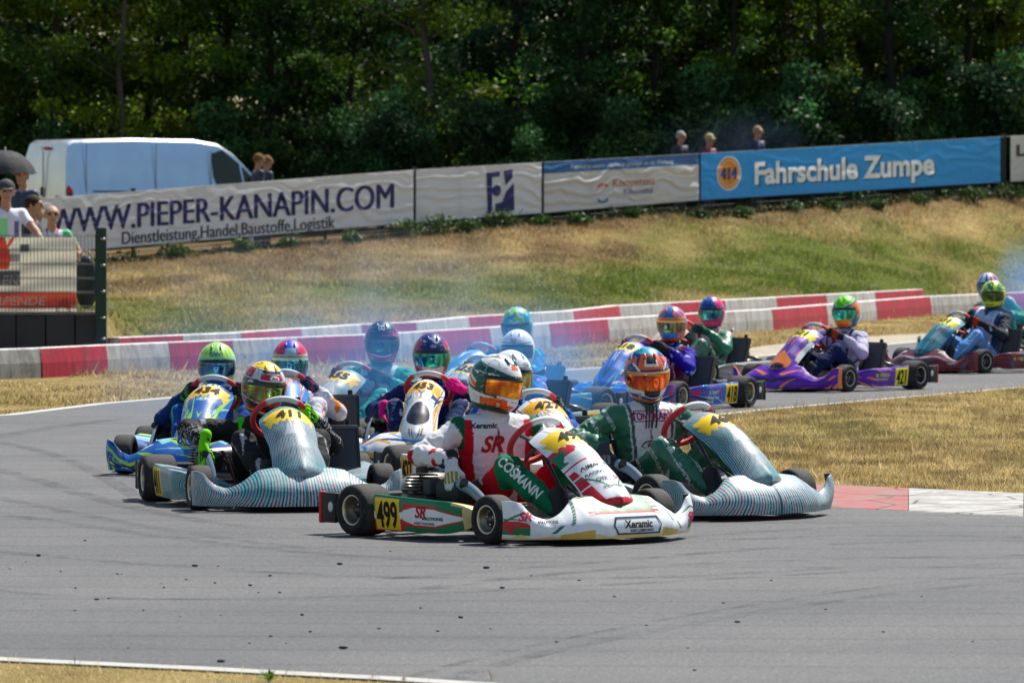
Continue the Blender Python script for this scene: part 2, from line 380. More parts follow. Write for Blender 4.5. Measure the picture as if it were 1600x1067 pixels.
def turf_color(X, D):
    """straw and green patches of the verge, mown infield and bank (dry crest, green foot)"""
    P = np.stack([X, D, X*0], 1); px = pix(X, D); n = vn(P*[1, .45, 1], .35, 5); n2 = vn(P*[1, .35, 1], 1.5, 6); n3 = vn(P, 4, 8)
    db = FPX/sB(BB, px); df = FPX/s_f(px); t = (D-db)/(df-db)
    g = .10+.55*np.exp(-((t-.42)/.3)**2)*(t > 0)+.55*(px > 900)*np.exp(-((t-.55)/.3)**2)
    g = g+(n-.5)*.9+(n2-.5)*.9+(n3-.5)*.5; g = np.clip(np.where(t < 0, .02+(n-.5)*.5+(n2-.5)*.35, g), 0, 1)[:, None]
    so = np.clip(sstep(.55, .8, t)*(px < 1000)*((n2-.15)*1.8)+sstep(.86, .97, t)*.8, 0, .92)[:, None]
    base = STRAW*(1-n3[:, None])+STRAW2*n3[:, None]; c = base*(1-g)+GREEN*g; return c*(1-so)+(SOIL*.75+base*.25)*so
def build_ground():
    Ds = np.concatenate([np.linspace(12, 50, 50), np.linspace(50.4, 66, 60), np.linspace(66.3, 135, 190), np.linspace(137, 420, 30)])
    xs = np.linspace(-1, 1, 260); hw = 8+Ds*.17
    X = xs[None, :]*hw[:, None]; D = np.repeat(Ds[:, None], len(xs), 1); z = ground_z(X.ravel(), D.ravel()).reshape(X.shape)
    G = np.stack([X, D, z], -1).transpose(1, 0, 2); mb = MB(); mb.grid(G, turf_color(G[..., 0].ravel(), G[..., 1].ravel()))
    o = mb.build('ground', M_GROUND); o['kind'] = 'structure'
    mb = MB(); s = 1500; mb.add([[-s, -200, -.6], [s, -200, -.6], [s, s, -.6], [-s, s, -.6]], [[0, 1, 2, 3]], GREEN*.8)
    o = mb.build('far_ground', M_GROUND); o['kind'] = 'structure'
build_ground()

def asphalt_mat():
    m, nt, b = new_mat('asphalt'); tc = nt.nodes.new('ShaderNodeTexCoord'); co = tc.outputs['Object']
    mp = nt.nodes.new('ShaderNodeMapping'); nt.links.new(co, mp.inputs[0]); mp.inputs['Rotation'].default_value = (0, 0, .3); mp.inputs['Scale'].default_value = (.22, .75, 1)
    n1 = noise(nt, 1.0, 5, .65, mp.outputs[0], .4); n2 = noise(nt, .35, 4, .6, co); n3 = noise(nt, 150, 3, .8, co); n4 = noise(nt, 26, 3, .6, co)
    r = ramp(nt, n3.outputs[0], [(.3, (.066, .066, .069)), (.5, (.122, .122, .124)), (.72, (.26, .257, .25))])
    r1 = ramp(nt, n1.outputs[0], [(.34, (.82, .82, .83)), (.5, (.96, .96, .96)), (.7, (1.03, 1.02, 1.01))]); c = mix(nt, 1.0, r.outputs[0], r1.outputs[0], 'MULTIPLY')
    r2 = ramp(nt, n2.outputs[0], [(.35, (.86, .86, .88)), (.65, (1.1, 1.09, 1.08))]); c = mix(nt, 1.0, c, r2.outputs[0], 'MULTIPLY')
    w = nt.nodes.new('ShaderNodeTexWave'); w.wave_type = 'BANDS'; w.bands_direction = 'Y'; w.inputs['Scale'].default_value = .55; w.inputs['Distortion'].default_value = 7; w.inputs['Detail'].default_value = 4; w.inputs['Detail Scale'].default_value = .35
    mp2 = nt.nodes.new('ShaderNodeMapping'); nt.links.new(co, mp2.inputs[0]); mp2.inputs['Scale'].default_value = (.16, .8, 1); mp2.inputs['Rotation'].default_value = (0, 0, .35); nt.links.new(mp2.outputs[0], w.inputs[0])
    r3 = ramp(nt, w.outputs[0], [(.0, (.80, .80, .81)), (.09, (1, 1, 1)), (1, (1, 1, 1))]); c = mix(nt, .8, c, r3.outputs[0], 'MULTIPLY'); n5 = noise(nt, 55, 2, .8, co); r4 = ramp(nt, n5.outputs[0], [(.34, (.70, .70, .71)), (.5, (1, 1, 1)), (.68, (1.35, 1.34, 1.32))]); c = mix(nt, 1, c, r4.outputs[0], 'MULTIPLY')
    nt.links.new(c, b.inputs['Base Color']); b.inputs['Roughness'].default_value = .72; b.inputs['Specular IOR Level'].default_value = .25
    bump(nt, b, n3.outputs[0], .9, .006); return m
M_ASPH = asphalt_mat()
def flat(name, pts, z, mat, col=(.5, .5, .5), kind='structure', sub=0):
    bm = bmesh.new(); vs = [bm.verts.new((p[0], p[1], z)) for p in pts]; bm.faces.new(vs); bmesh.ops.triangulate(bm, faces=bm.faces[:])
    bm.verts.index_update(); mb = MB(); mb.add([v.co[:] for v in bm.verts], [[v.index for v in f.verts] for f in bm.faces], col); bm.free()
    o = mb.build(name, mat, smooth=False)
    if o.data.polygons[0].normal.z < 0: o.data.flip_normals()
    if kind: o['kind'] = kind
    return o
G2 = lambda pts: [tuple(gnd(x, y)[:2]) for x, y in pts]
FAR_EDGE = [(-500, 672), (-200, 662), (0, 649), (140, 632), (280, 620), (420, 610), (600, 597), (760, 587), (900, 577), (1060, 566), (1190, 556), (1290, 546), (1420, 535), (1620, 521), (2000, 504)]
INNER = [(2000, 586), (1600, 607), (1400, 624), (1200, 642), (1060, 657), (985, 672), (945, 700), (950, 735), (1010, 752), (1150, 758), (1310, 766), (1600, 779), (2000, 795)]
NEAR = [(-400, 1012), (0, 1034), (300, 1048), (600, 1064), (1000, 1090), (2200, 1170)]
track = flat('asphalt_track', G2(FAR_EDGE+INNER+[(2200, 900)]+NEAR[::-1]+[(-700, 900)]), .004, M_ASPH)
# concrete and sand apron beyond the track on the right
apron = flat('concrete_apron', G2([(1120, 561), (1190, 556), (1290, 546), (1420, 535), (1620, 521), (1500, 519), (1400, 524), (1290, 531), (1200, 540), (1140, 549)]), .0045, M_CONC, (.42, .36, .26))
def strip(name, pts, w0, w1, z0, z1, mat, col, smooth=False):
    """a band along ground pixels, w0..w1 metres across, as a low real slab"""
    P = np.array(G2(pts)); Q = [P[0]]
    for a, b in zip(P[:-1], P[1:]):
        n = max(1, int(np.linalg.norm(b-a)/.5)); Q += [a+(b-a)*(i+1)/n for i in range(n)]
    P = np.array(Q); T = np.gradient(P, axis=0); T /= np.linalg.norm(T, axis=1)[:, None]; N = np.stack([-T[:, 1], T[:, 0]], 1)
    A = P+N*w0; B = P+N*w1; m = len(P); mk = lambda p, z: np.concatenate([p, np.full((m, 1), z)], 1)
    G = np.stack([mk(A, z0), mk(A, z1), mk(B, z1), mk(B, z0)], 1); mb = MB(); mb.grid(G, col); o = mb.build(name, mat, smooth=smooth); o['kind'] = 'structure'; return o
M_LINE = col_mat('road_paint', .7, 0, 0, .6, 8, .4, 90, dirtcol=(.14, .14, .14))
strip('edge_line', FAR_EDGE[1:-1], -.03, -.15, .005, .009, M_LINE, (.5, .5, .48))
strip('edge_line', INNER[0:5], -.02, -.12, .005, .009, M_LINE, (.5, .5, .48))
strip('edge_line', NEAR[:-1], -.02, .12, .005, .009, M_LINE, (.42, .41, .38))
def skid_mat():
    m, nt, b = new_mat('tyre_marks'); b.inputs['Base Color'].default_value = (.025, .025, .028, 1); b.inputs['Roughness'].default_value = .6; tc = nt.nodes.new('ShaderNodeTexCoord'); n = noise(nt, 3, 6, .8, tc.outputs['Object']); r = ramp(nt, n.outputs[0], [(.42, (0, 0, 0)), (.75, (.55,)*3)]); t = nt.nodes.new('ShaderNodeBsdfTransparent'); ms = nt.nodes.new('ShaderNodeMixShader')
    nt.links.new(r.outputs[0], ms.inputs[0]); nt.links.new(t.outputs[0], ms.inputs[1]); nt.links.new(b.outputs[0], ms.inputs[2]); nt.links.new(ms.outputs[0], nt.nodes['Material Output'].inputs[0]); return m
M_SKID = skid_mat()
def skid(pts, w, z):
    P = np.array(G2(pts)); t = np.linspace(0, 1, len(P)); q = np.linspace(0, 1, 60); c = np.polyfit(t, P[:, 0], min(3, len(P)-1)), np.polyfit(t, P[:, 1], min(3, len(P)-1)); Q = np.stack([np.polyval(c[0], q), np.polyval(c[1], q)], 1)
    T = np.gradient(Q, axis=0); T /= np.linalg.norm(T, axis=1)[:, None]; N = np.stack([-T[:, 1], T[:, 0]], 1); zc = np.full((60, 1), z); mb = MB(); G = np.stack([np.concatenate([Q-N*w/2, zc], 1), np.concatenate([Q+N*w/2, zc], 1)], 1); mb.grid(G[:, ::-1], (.02, .02, .02)); o = mb.build('tyre_mark', M_SKID, smooth=False); o['kind'] = 'structure'
for i, (pts, w) in enumerate([([(1650, 905), (1350, 935), (1060, 978), (820, 1030), (700, 1067)], .10), ([(1650, 893), (1350, 922), (1060, 965), (800, 1018), (640, 1060)], .05), ([(1650, 868), (1400, 872), (1150, 880), (900, 895), (600, 930)], .13), ([(1650, 842), (1400, 838), (1200, 842), (1000, 852)], .14), ([(1650, 826), (1450, 822), (1250, 828), (1050, 842)], .12),
    ([(-40, 800), (120, 820), (330, 850), (600, 872), (900, 878)], .14), ([(-40, 770), (100, 800), (300, 835), (520, 862)], .12), ([(-40, 730), (60, 752), (190, 790), (400, 825)], .14), ([(-40, 690), (60, 705), (150, 740), (230, 790)], .12), ([(-40, 860), (200, 880), (500, 900), (900, 905), (1300, 888)], .12), ([(200, 655), (90, 668), (-40, 690)], .2), ([(-40, 920), (300, 935), (700, 930), (1200, 900), (1640, 880)], .08), ([(1640, 850), (1380, 850), (1120, 862), (850, 888), (600, 905)], .10)]): skid(pts, w, .0052+i*.0004)
# flat painted kerb on the infield edge: red block then white blocks, worn, with cracks
def kerb_mat():
    m, nt, b = new_mat('worn_kerb_paint'); at_ = nd(nt, 'ShaderNodeAttribute', attribute_name='Col'); tc = nt.nodes.new('ShaderNodeTexCoord')
    n = noise(nt, 5, 6, .75, tc.outputs['Object'], .6); r = ramp(nt, n.outputs[0], [(.42, (0, 0, 0)), (.62, (.85,)*3)]); c = mix(nt, r.outputs[0], at_.outputs[0], (.22, .2, .18))
    v = nt.nodes.new('ShaderNodeTexVoronoi'); v.feature = 'DISTANCE_TO_EDGE'; v.inputs['Scale'].default_value = 1.6; nt.links.new(tc.outputs['Object'], v.inputs['Vector'])
    r2 = ramp(nt, v.outputs['Distance'], [(0, (.1,)*3), (.02, (1,)*3)]); c = mix(nt, 1, c, r2.outputs[0], 'MULTIPLY')
    nt.links.new(c, b.inputs['Base Color']); b.inputs['Roughness'].default_value = .85; bump(nt, b, n.outputs[0], .8, .02); return m
M_KERB = kerb_mat()
def kerb(x0, x1, col, lab):
    t = lambda x: np.interp(x, [1010, 1310, 1600, 2000], [752, 766, 779, 795]); bt = lambda x: np.interp(x, [1010, 1310, 1600, 2000], [780, 794, 808, 824])
    n = 8; xs = np.linspace(x0, x1-1, n); far = [gnd(x, t(x)) for x in xs]; near = [gnd(x, bt(x)) for x in xs]
    G = np.array([[[*f[:2], .002], [*f[:2], .035], [*(f[:2]*.4+q[:2]*.6), .03], [*q[:2], .010], [*(q[:2]+(q[:2]-f[:2])*.01), .003]] for f, q in zip(far, near)])
    mb = MB(); mb.grid(G, col); o = mb.build('kerb', M_KERB, smooth=False); o['kind'] = 'structure'; return o
for x0, x1, c in [(1000, 1180, (.42, .41, .4)), (1180, 1420, (.36, .09, .08)), (1420, 1600, (.44, .43, .41)), (1600, 1780, (.44, .43, .41)), (1780, 1960, (.4, .13, .11))]: kerb(x0, x1, c, '')

# ------------------------------------------------------------------ grass blades, flowers, weeds
def blades(name, X, D, h, w, cols, zfun=ground_z, mat=M_BLADE, lean=.5):
    n = len(X); z = zfun(X, D); a = rng.uniform(0, 2*math.pi, n); l = rng.normal(0, lean, (n, 2))*h[:, None]
    b = np.stack([X, D, z-.01], 1); dx = np.stack([np.cos(a)*w, np.sin(a)*w, a*0], 1)
    V = np.stack([b-dx, b+dx, b+np.stack([l[:, 0], l[:, 1], h], 1)], 1).reshape(-1, 3); F = np.arange(n*3).reshape(-1, 3)
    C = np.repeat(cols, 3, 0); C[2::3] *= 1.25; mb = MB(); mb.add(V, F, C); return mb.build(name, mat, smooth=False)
def in_poly(x, y, poly):
    r = np.zeros(len(x), bool); m = len(poly)
    for i in range(m):
        (x0, y0), (x1, y1) = poly[i], poly[(i+1) % m]
        c = ((y0 > y) != (y1 > y)) & (x < (x1-x0)*(y-y0)/(y1-y0+1e-12)+x0); r ^= c
    return r
def scatter(n, x0, x1, d0, d1): return rng.uniform(x0, x1, n), rng.uniform(d0, d1, n)
def vary(c, n, a=.3): return c*(1+rng.normal(0, a, (n, 1)).clip(-.7, 1.2))
ip = [tuple(gnd(x, y)[:2]) for x, y in INNER]
X, D = scatter(620000, .5, 7.6, 34.0, 56); k = in_poly(X, D, ip) & (abs(X) < D*.097); X, D = X[k], D[k]; n = len(X)
c = turf_color(X, D); g = rng.random(n); big = g < .03
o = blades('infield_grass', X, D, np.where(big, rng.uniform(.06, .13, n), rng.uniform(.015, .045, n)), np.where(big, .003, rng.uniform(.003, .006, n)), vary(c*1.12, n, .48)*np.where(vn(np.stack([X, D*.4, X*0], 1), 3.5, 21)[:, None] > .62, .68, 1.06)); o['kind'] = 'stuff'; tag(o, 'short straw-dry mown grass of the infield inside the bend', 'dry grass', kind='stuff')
# verge strip between the track and the front barrier, then the bank
X, D = scatter(900000, -12, 13, 45, 122); px = pix(X, D); db = FPX/sB(BB, px); fe = FPX*H/(np.interp(px, [p for p, _ in FAR_EDGE], [q for _, q in FAR_EDGE])-320); df = FPX/s_f(px)
k = (D > fe+.05) & (D < df+1.5) & (px > -60) & (px < 1660) & ~((X < -4.6) & (D > 57) & (D < 67)); ap = in_poly(X, D, [tuple(gnd(*p)[:2]) for p in [(1120, 561), (1190, 556), (1420, 535), (1620, 521), (1400, 524), (1200, 540), (1140, 549)]]); k &= ~ap
X, D, px, db, df = X[k], D[k], px[k], db[k], df[k]; n = len(X); t = (D-db)/(df-db); front = t < 0
h = np.where(front, rng.uniform(.015, .05, n), rng.uniform(.03, .10, n)); c = turf_color(X, D)
hi = vn(np.stack([X, D*.5, X*0], 1), 1.6, 11); h = h*(.35+1.5*hi**1.5); edge = np.exp(-np.abs(D-FPX/sB(FB, px)+.3)/.35); h = h+edge*rng.uniform(0, .16, n)*(rng.random(n) < .3)
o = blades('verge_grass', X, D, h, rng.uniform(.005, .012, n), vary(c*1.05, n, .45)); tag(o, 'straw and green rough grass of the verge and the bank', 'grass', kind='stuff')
# small pale seed heads and flowers
X, D = scatter(9000, -12, 13, 50, 120); px = pix(X, D); db = FPX/sB(BB, px); df = FPX/s_f(px); tt = (D-db)/(df-db)
k = (tt > -.25) & (tt < .95) & (px > 150) & (vn(np.stack([X, D, X*0], 1), .5, 4) > .35); X, D = X[k], D[k]; n = len(X); mb = MB(); z = ground_z(X, D)+rng.uniform(.08, .2, n)
s = rng.uniform(.008, .02, n); c0 = np.stack([X, D, z], 1)
ang = rng.uniform(0, 6.28, n); V = np.stack([c0+np.stack([np.cos(ang+q)*s, s*.3*np.sin(ang+q), np.sin(ang+q)*s], 1) for q in (0, 1.57, 3.14, 4.71)], 1).reshape(-1, 3)
mb.add(V, np.arange(4*n).reshape(-1, 4), np.repeat(vary(np.array([.62, .58, .42]), n, .15), 4, 0)); o = mb.build('seed_heads', M_BLADE); tag(o, 'pale seed heads and tiny flowers scattered over the bank', 'flowers', kind='stuff')
# near-left dry verge in the foreground
X, D = scatter(90000, -2.2, 1.2, 18.5, 23.0); nl = [tuple(gnd(x, y)[:2]) for x, y in NEAR]+[(6, 12), (-6, 12)]; k = in_poly(X, D, nl); X, D = X[k], D[k]; n = len(X)
o = blades('foreground_grass', X, D, rng.uniform(.006, .028, n)*(1+1.5*(rng.random(n) < .02)), rng.uniform(.0015, .003, n), vary(STRAW2*1.1, n)); tag(o, 'dry yellow grass beyond the white line in the bottom left corner', 'dry grass', kind='stuff')
def weed(px, py, h, col, lab, name='weed', nleaf=14, z=None, w=.02):
    p = gnd(px, py); zz = gz(p[0], p[1]); root_p = (p[0], p[1], zz if z is None else z); mb = MB()
    for i in range(nleaf):
        a = rng.uniform(0, 6.28); e = rng.uniform(.35, 1.3); l = h*rng.uniform(.6, 1); d = np.array([math.cos(a)*math.cos(e), math.sin(a)*math.cos(e), math.sin(e)]); sd_ = np.array([-math.sin(a), math.cos(a), 0])*w*rng.uniform(.5, 1)
        mid = d*l*.6; tip = d*l+[0, 0, -l*.1]; mb.add([[0, 0, 0], mid-sd_, tip, mid+sd_], [[0, 1, 2, 3]], np.array(col)*rng.uniform(.7, 1.3))
    o = mb.build(name, M_BLADE); o.location = root_p; return tag(o, lab, 'weed')
weed(420, 1064, .07, (.12, .26, .03), 'small bright green weed sprouting on the white edge line at the bottom', nleaf=26, w=.008)
for i, (x, y, h) in enumerate([(118, 1052, .09), (584, 1062, .05), (768, 1064, .06), (630, 1066, .04)]):
    weed(x, y, h, (.30, .24, .1), ['tall thin dry stalk in the bottom left grass', 'small dry tuft right of the bright green weed', 'pale dry tuft at the bottom edge, rightmost of the foreground tufts', 'tiny dry tuft at the bottom edge between two others'][i], 'dry_tuft', 12, w=.002)
# rubber marbles lying on the near asphalt
deb = [(15, 887), (40, 876), (60, 867), (95, 891), (133, 843), (151, 935), (117, 952), (118, 917), (170, 933), (183, 895), (190, 895), (224, 951), (252, 910), (256, 916), (282, 961), (291, 904), (305, 883), (336, 909), (341, 883), (345, 959), (391, 913), (404, 924), (422, 898), (423, 992), (437, 924), (447, 1003), (472, 959), (485, 985), (390, 1003), (345, 1032), (531, 880), (536, 1011), (610, 860), (592, 980), (657, 948), (684, 984), (720, 963), (760, 886), (785, 917), (766, 980), (830, 898), (905, 905), (870, 1001), (960, 930), (1010, 975), (1075, 1010), (1130, 940), (1152, 970), (1205, 905), (1290, 950), (1380, 985), (1440, 930), (1520, 1000), (1085, 1045), (200, 1010), (540, 835)]
big = {(305, 883), (151, 935), (531, 880), (472, 959), (60, 867), (391, 913), (345, 1032), (760, 886), (785, 917), (536, 1011), (720, 963), (422, 898), (1152, 970)}
for q, (x, y) in enumerate(deb):
    p = gnd(x, y, .01); mb = MB(); L = rng.uniform(.012, .02) if (x, y) in big else rng.uniform(.005, .010); a = rng.normal(0, .4)
    mb.ell((0, 0, 0), (L, L*rng.uniform(.35, .6), L*.35), (.02, .02, .022), None, 8); V = mb.V[0]; V *= 1+.35*(vn(V, 90, q)[:, None]-.5); o = mb.build('rubber_crumb', M_RUBBER); o.location = (p[0], p[1], .004+L*.3); o.rotation_euler = (0, 0, a)
    tag(o, 'small black crumb of worn tyre rubber lying on the grey asphalt', 'rubber crumb', 'rubber crumbs scattered on the asphalt')

# ------------------------------------------------------------------ red and white concrete barrier blocks
WHT = (.48, .47, .46); RED = (.42, .004, .030)
def barrier(tab, bounds, first_white, group, where):
    h = .31; col = first_white
    for i, (a, b) in enumerate(zip(bounds[:-1], bounds[1:])):
        P = [np.array([(p-800)/sB(tab, p), FPX/sB(tab, p)]) for p in (a, b)]; d = P[1]-P[0]; L = np.linalg.norm(d); ang = math.atan2(d[1], d[0]); c = (P[0]+P[1])/2
        z = max(gz(*c)-.01, 0) if tab is BB else 0.; mb = MB(); w = .11; n = 10; xs = np.linspace(-L/2+.004, L/2-.004, n)
        prof = [(-w, 0), (-w*.95, h*.5), (-w*.72, h-.012), (-w*.62, h), (w*.62, h), (w*.72, h-.012), (w*.95, h*.5), (w, 0)]
        G = np.array([[[x, y, zz] for y, zz in prof] for x in xs]); cc = np.array(WHT if col else RED); mb.grid(G, cc, wrap=False)
        C = mb.C[0].reshape(n, 8, 3); C[:, 3:5] = (.80, .78, .76)      # white top edge; white faces toned darker to paint their shade in
        mb.F += [list(range(8)), [(n-1)*8+j for j in range(8)][::-1]]
        o = mb.build('barrier_block', M_CONC, smooth=False); o.location = (c[0], c[1], z); o.rotation_euler = (0, 0, ang)
        nm = 'white' if col else 'red'
        tag(o, f'{nm} concrete barrier block of the {where}, '+block_where(i, len(bounds)-1, col, (a+b)/2), 'barrier', group); col = not col
def block_where(i, n, col, px):
    c = 'white' if col else 'red'; k = i//2; o = ['first', 'second', 'third', 'fourth', 'fifth', 'sixth', 'seventh', 'eighth', 'ninth', 'tenth']
    return f'{o[k]} {c} one counted from the left'
barrier(FB, [-60, 52, 155, 253, 353, 455, 558, 650, 755, 848, 940, 1030, 1110, 1197, 1283, 1360, 1446, 1528, 1612], True, 'blocks of the front barrier', 'front row')
barrier(BB, [177, 276, 367, 460, 555, 640, 723, 805, 887, 959, 1040, 1125, 1205, 1284, 1360, 1436], False, 'blocks of the rear barrier', 'rear row')

# ------------------------------------------------------------------ banners on the long fence
def fpt(px, py, s=None, off=0.):
    D = FPX/(s_f(px) if s is None else s)+off; return at(px, py, D)
top_y = lambda x: np.interp(x, [60, 645, 848, 1092, 1563, 1700], [311, 266, 254, 240.5, 214, 206]); bot_y = lambda x: np.interp(x, [60, 170, 645, 848, 1092, 1563, 1700], [398, 388, 348, 333, 313, 285, 277])
class BannerFrame:
    """flat coordinates (px,py in the photograph's banner plane) laid on the rippled cloth"""
    def __init__(s, x0, x1, col, name, label, amp=.02, seed=1, colfn=None, nx=220, ny=44, waves=8):
        px = np.linspace(x0, x1, nx); v = np.linspace(0, 1, ny); G = np.zeros((nx, ny, 3)); C = np.zeros((nx, ny, 3))
        s.o = None
        for i, x in enumerate(px):
            a = fpt(x, bot_y(x)); b = fpt(x, top_y(x)); G[i] = a[None]+(b-a)[None]*v[:, None]
        u = (px-x0)/(x1-x0); U, Vv = np.meshgrid(u, v, indexing='ij'); L = np.linalg.norm(G[-1, 0]-G[0, 0])
        Q = np.stack([U.ravel()*L*.9, Vv.ravel()*2, U.ravel()*0+seed], 1); wz = vn(Q, 1.4, seed)*2.6+vn(Q, 4, seed+2)*.6; fr = waves*2*math.pi
        disp = np.sin(Vv.ravel()*fr*.5+wz*4.5)*amp*(.4+vn(Q, .8, seed+5)); pin = np.sin(np.clip(Vv.ravel(), 0, 1)*math.pi)**.5
        d = (disp*pin).reshape(nx, ny); G[..., 1] += d; C[:] = np.array(col)
        if colfn is not None: C = colfn(U, Vv, px[:, None]+0*Vv, C)
        s.G = G; s.x0, s.x1 = x0, x1; s.mb = MB(); s.mb.grid(G[:, ::-1][:, ::-1], C); s.root = s.mb.build(name, M_BANNER, smooth=True); s.top = s.root
        tag(s.root, label, 'banner', 'advertising banners on the trackside fence'); s.art = {}
    def pt(s, x, y):                       # photo pixel -> cloth
        nx, ny = s.G.shape[:2]; u = np.clip((x-s.x0)/(s.x1-s.x0), 0, 1)*(nx-1); v = np.clip((bot_y(x)-y)/(bot_y(x)-top_y(x)), 0, 1)*(ny-1)
        i = np.minimum(u.astype(int), nx-2); j = np.minimum(v.astype(int), ny-2); a = (u-i)[:, None]; b = (v-j)[:, None]; G = s.G
        return G[i, j]*(1-a)*(1-b)+G[i+1, j]*a*(1-b)+G[i, j+1]*(1-a)*b+G[i+1, j+1]*a*b
    def put(s, name, V2, F, cx, cy, sx, sy, col, off=.012, slope=True):
        x = cx+V2[:, 0]*sx; sl = (top_y(x)-top_y(cx)) if slope else 0; y = cy-V2[:, 1]*sy+sl; P = s.pt(x, y); P[:, 1] -= off
        mb = s.art.setdefault(name, MB()); mb.add(P, F, col)
    def text(s, name, t, x0, x1, cy, sy, col, bold=.02, shear=0, off=.012, sub=.12):
        V, F = text2d(t, bold, shear, sub); w = V[:, 0].max()-V[:, 0].min(); m = (V[:, 0].max()+V[:, 0].min())/2; V = V-[m, 0]; s.put(name, V, F, (x0+x1)/2, cy, (x1-x0)/w, sy, col, off)
    def done(s):
        for k, mb in s.art.items(): mb.build(k, M_PRINT, s.root, smooth=False)
GREY = (.68, .67, .68); NAVY = (.035, .035, .13)
b = BannerFrame(62, 646, GREY, 'web_address_banner', 'long pale grey banner with a big navy web address, left part of the fence', .03, 2, waves=7, nx=320)
[b.text('web_address', 'WWW.PIEPER-KANAPIN.COM', 78+q, 615+q, top_y(346)+37, 55, NAVY, 0, sub=.15, off=.012+.001*q) for q in (-1.2, -.4, .4, 1.2)]; [b.text('subtitle', 'Dienstleistung,Handel,Baustoffe,Logistik', 191+q, 523+q, top_y(357)+71, 28, (.03, .03, .06), 0, off=.012+.001*q) for q in (-.4, .4)]; b.done()
b = BannerFrame(650, 846, GREY, 'logo_banner', 'pale grey rippled banner with one navy block logo', .035, 5, waves=8)
b.put('logo', *poly2d([(-.5, -.5), (.5, -.5), (.5, .5), (-.5, .5)], .1), 783, 299, 1, 1, NAVY)
b.art = {}
lx = lambda q: [((x-780.5), -(y-299)) for x, y in q]
b.put('logo', *poly2d(lx([(760, 269), (769, 269), (769, 331), (762, 331)]), 4), 780.5, 299, 1, 1, NAVY); b.put('logo', *poly2d(lx([(769, 269), (781, 268), (781, 276), (769, 277)]), 4), 780.5, 299, 1, 1, NAVY)
b.put('logo', *poly2d(lx([(787, 268), (801, 266), (801, 279), (790, 291)]), 4), 780.5, 299, 1, 1, NAVY); b.put('logo', *poly2d(lx([(791, 300), (803, 287), (804, 330), (774, 331), (774, 318), (785, 316)]), 4), 780.5, 299, 1, 1, NAVY)
b.put('logo', *disc2d(7, 9), 776, 298, 1, 1, NAVY, .016); b.done()
def hdr(U, V, X, C): C = C.copy(); C[V > .77] = (.02, .12, .36); return C
b = BannerFrame(850, 1092, (.64, .61, .58), 'blue_headed_banner', 'beige banner with a blue strip of small writing along its top', .04, 8, colfn=hdr, waves=7, nx=240, ny=60)
b.text('headline', 'Regional ist unsere - Nichts ist günstiger als die Werbung', 892, 1052, top_y(970)+9.5, 9, (.6, .65, .7), .01, sub=.3)
b.text('faded_writing', 'Kompetenz', 958, 1024, top_y(990)+38, 17, (.5, .16, .1), .01); b.text('faded_writing', 'Kommunal', 975, 1020, top_y(990)+52, 13, (.1, .15, .32), .01)
V, F = ring2d(9, 9, 4); k = V[:, 1] > -1; b.put('emblem', V, F[k[F].all(1)], 942, 293, 1, .7, (.62, .1, .05)); k = V[:, 1] < 1; b.put('emblem', V, F[k[F].all(1)], 942, 311, 1, .7, (.02, .15, .4)); b.done()
CY = (.003, .34, .86)
b = BannerFrame(1095, 1563, CY, 'driving_school_banner', 'bright blue banner with white writing and an orange round emblem', .012, 12, waves=6, nx=260)
b.text('lettering', 'Fahrschule Zumpe', 1181, 1462, top_y(1320)+37, 47, (.02, .09, .2), .045, off=.012); b.text('lettering', 'Fahrschule Zumpe', 1179, 1460, top_y(1320)+35.5, 47, (.85, .87, .9), .035, off=.022)
b.put('emblem', *disc2d(1, 1), 1139, 271, 19, 27, (.8, .8, .8)); b.put('emblem', *disc2d(1, 1), 1139, 271, 17, 24.5, (.75, .27, .04), .02); V, F = ring2d(15, 21, 1.5); b.put('emblem', V, F, 1139, 271, 1, 1, (.85, .6, .4), .026)
b.text('emblem_figures', '414', 1126, 1152, 271, 24, (.01, .06, .22), .05, off=.034); b.done()
b = BannerFrame(1579, 1700, (.66, .65, .64), 'white_banner', 'white banner with dark letters cut off by the right edge', .01, 15)
b.text('lettering', 'LOGISTIK', 1588, 1720, top_y(1600)+20, 24, (.07, .05, .05), .04); b.done()
# fence posts and wire behind the banners
fe = empty('trackside_fence', (0, 100, 0)); tag(fe, 'long dark wire fence that carries the advertising banners along the bank', 'fence')
M_FENCE = col_mat('dark_green_metal', .5, .3, 0, .2, 20)
off = np.array([0, 100, 0])
for i, x in enumerate([110, 208, 370, 508, 648, 714, 780, 848, 920, 1005, 1093, 1180, 1270, 1352, 1424, 1490, 1568, 1640]):
    a = fpt(x, bot_y(x), off=.12); t = fpt(x, top_y(x)-3, off=.12); g = gz(a[0], a[1]); mb = MB(); r = .045 if x in (1568,) else .03
    mb.box(((a+t)/2*[1, 1, 0]+[0, 0, (g-.1+t[2])/2]) - off, (r*2, .05, t[2]-g+.1), (.02, .03, .03)); mb.box(t-off+[0, 0, .01], (r*3, .07, .03), (.05, .05, .05)); mb.build('post', M_FENCE, fe, smooth=False)
mb = MB(); xs = np.linspace(60, 1700, 160)
for f in (0, 1): mb.tube([fpt(x, (top_y(x)+.5 if f == 0 else bot_y(x)), off=.05)-off for x in xs], .012, (.03, .04, .04), 5)
mb.build('rail', M_FENCE, fe)
# dark wire mesh between the banner foot and the ground
mb = MB()
for x in np.linspace(60, 1700, 420):
    a = fpt(x, bot_y(x)-2, off=.1); g = gz(a[0], a[1]); mb.box((a[0], a[1]-100, (g+a[2])/2), (.008, .008, a[2]-g+.1), (.02, .025, .02))
for q in (.25, .6):
    mb.tube([[p[0], p[1]-100, gz(p[0], p[1])+q*(p[2]-gz(p[0], p[1]))] for p in [fpt(x, bot_y(x), off=.1) for x in np.linspace(60, 1700, 80)]], .01, (.02, .025, .02), 4)
mb.build('lower_mesh', M_FENCE, fe, smooth=False)

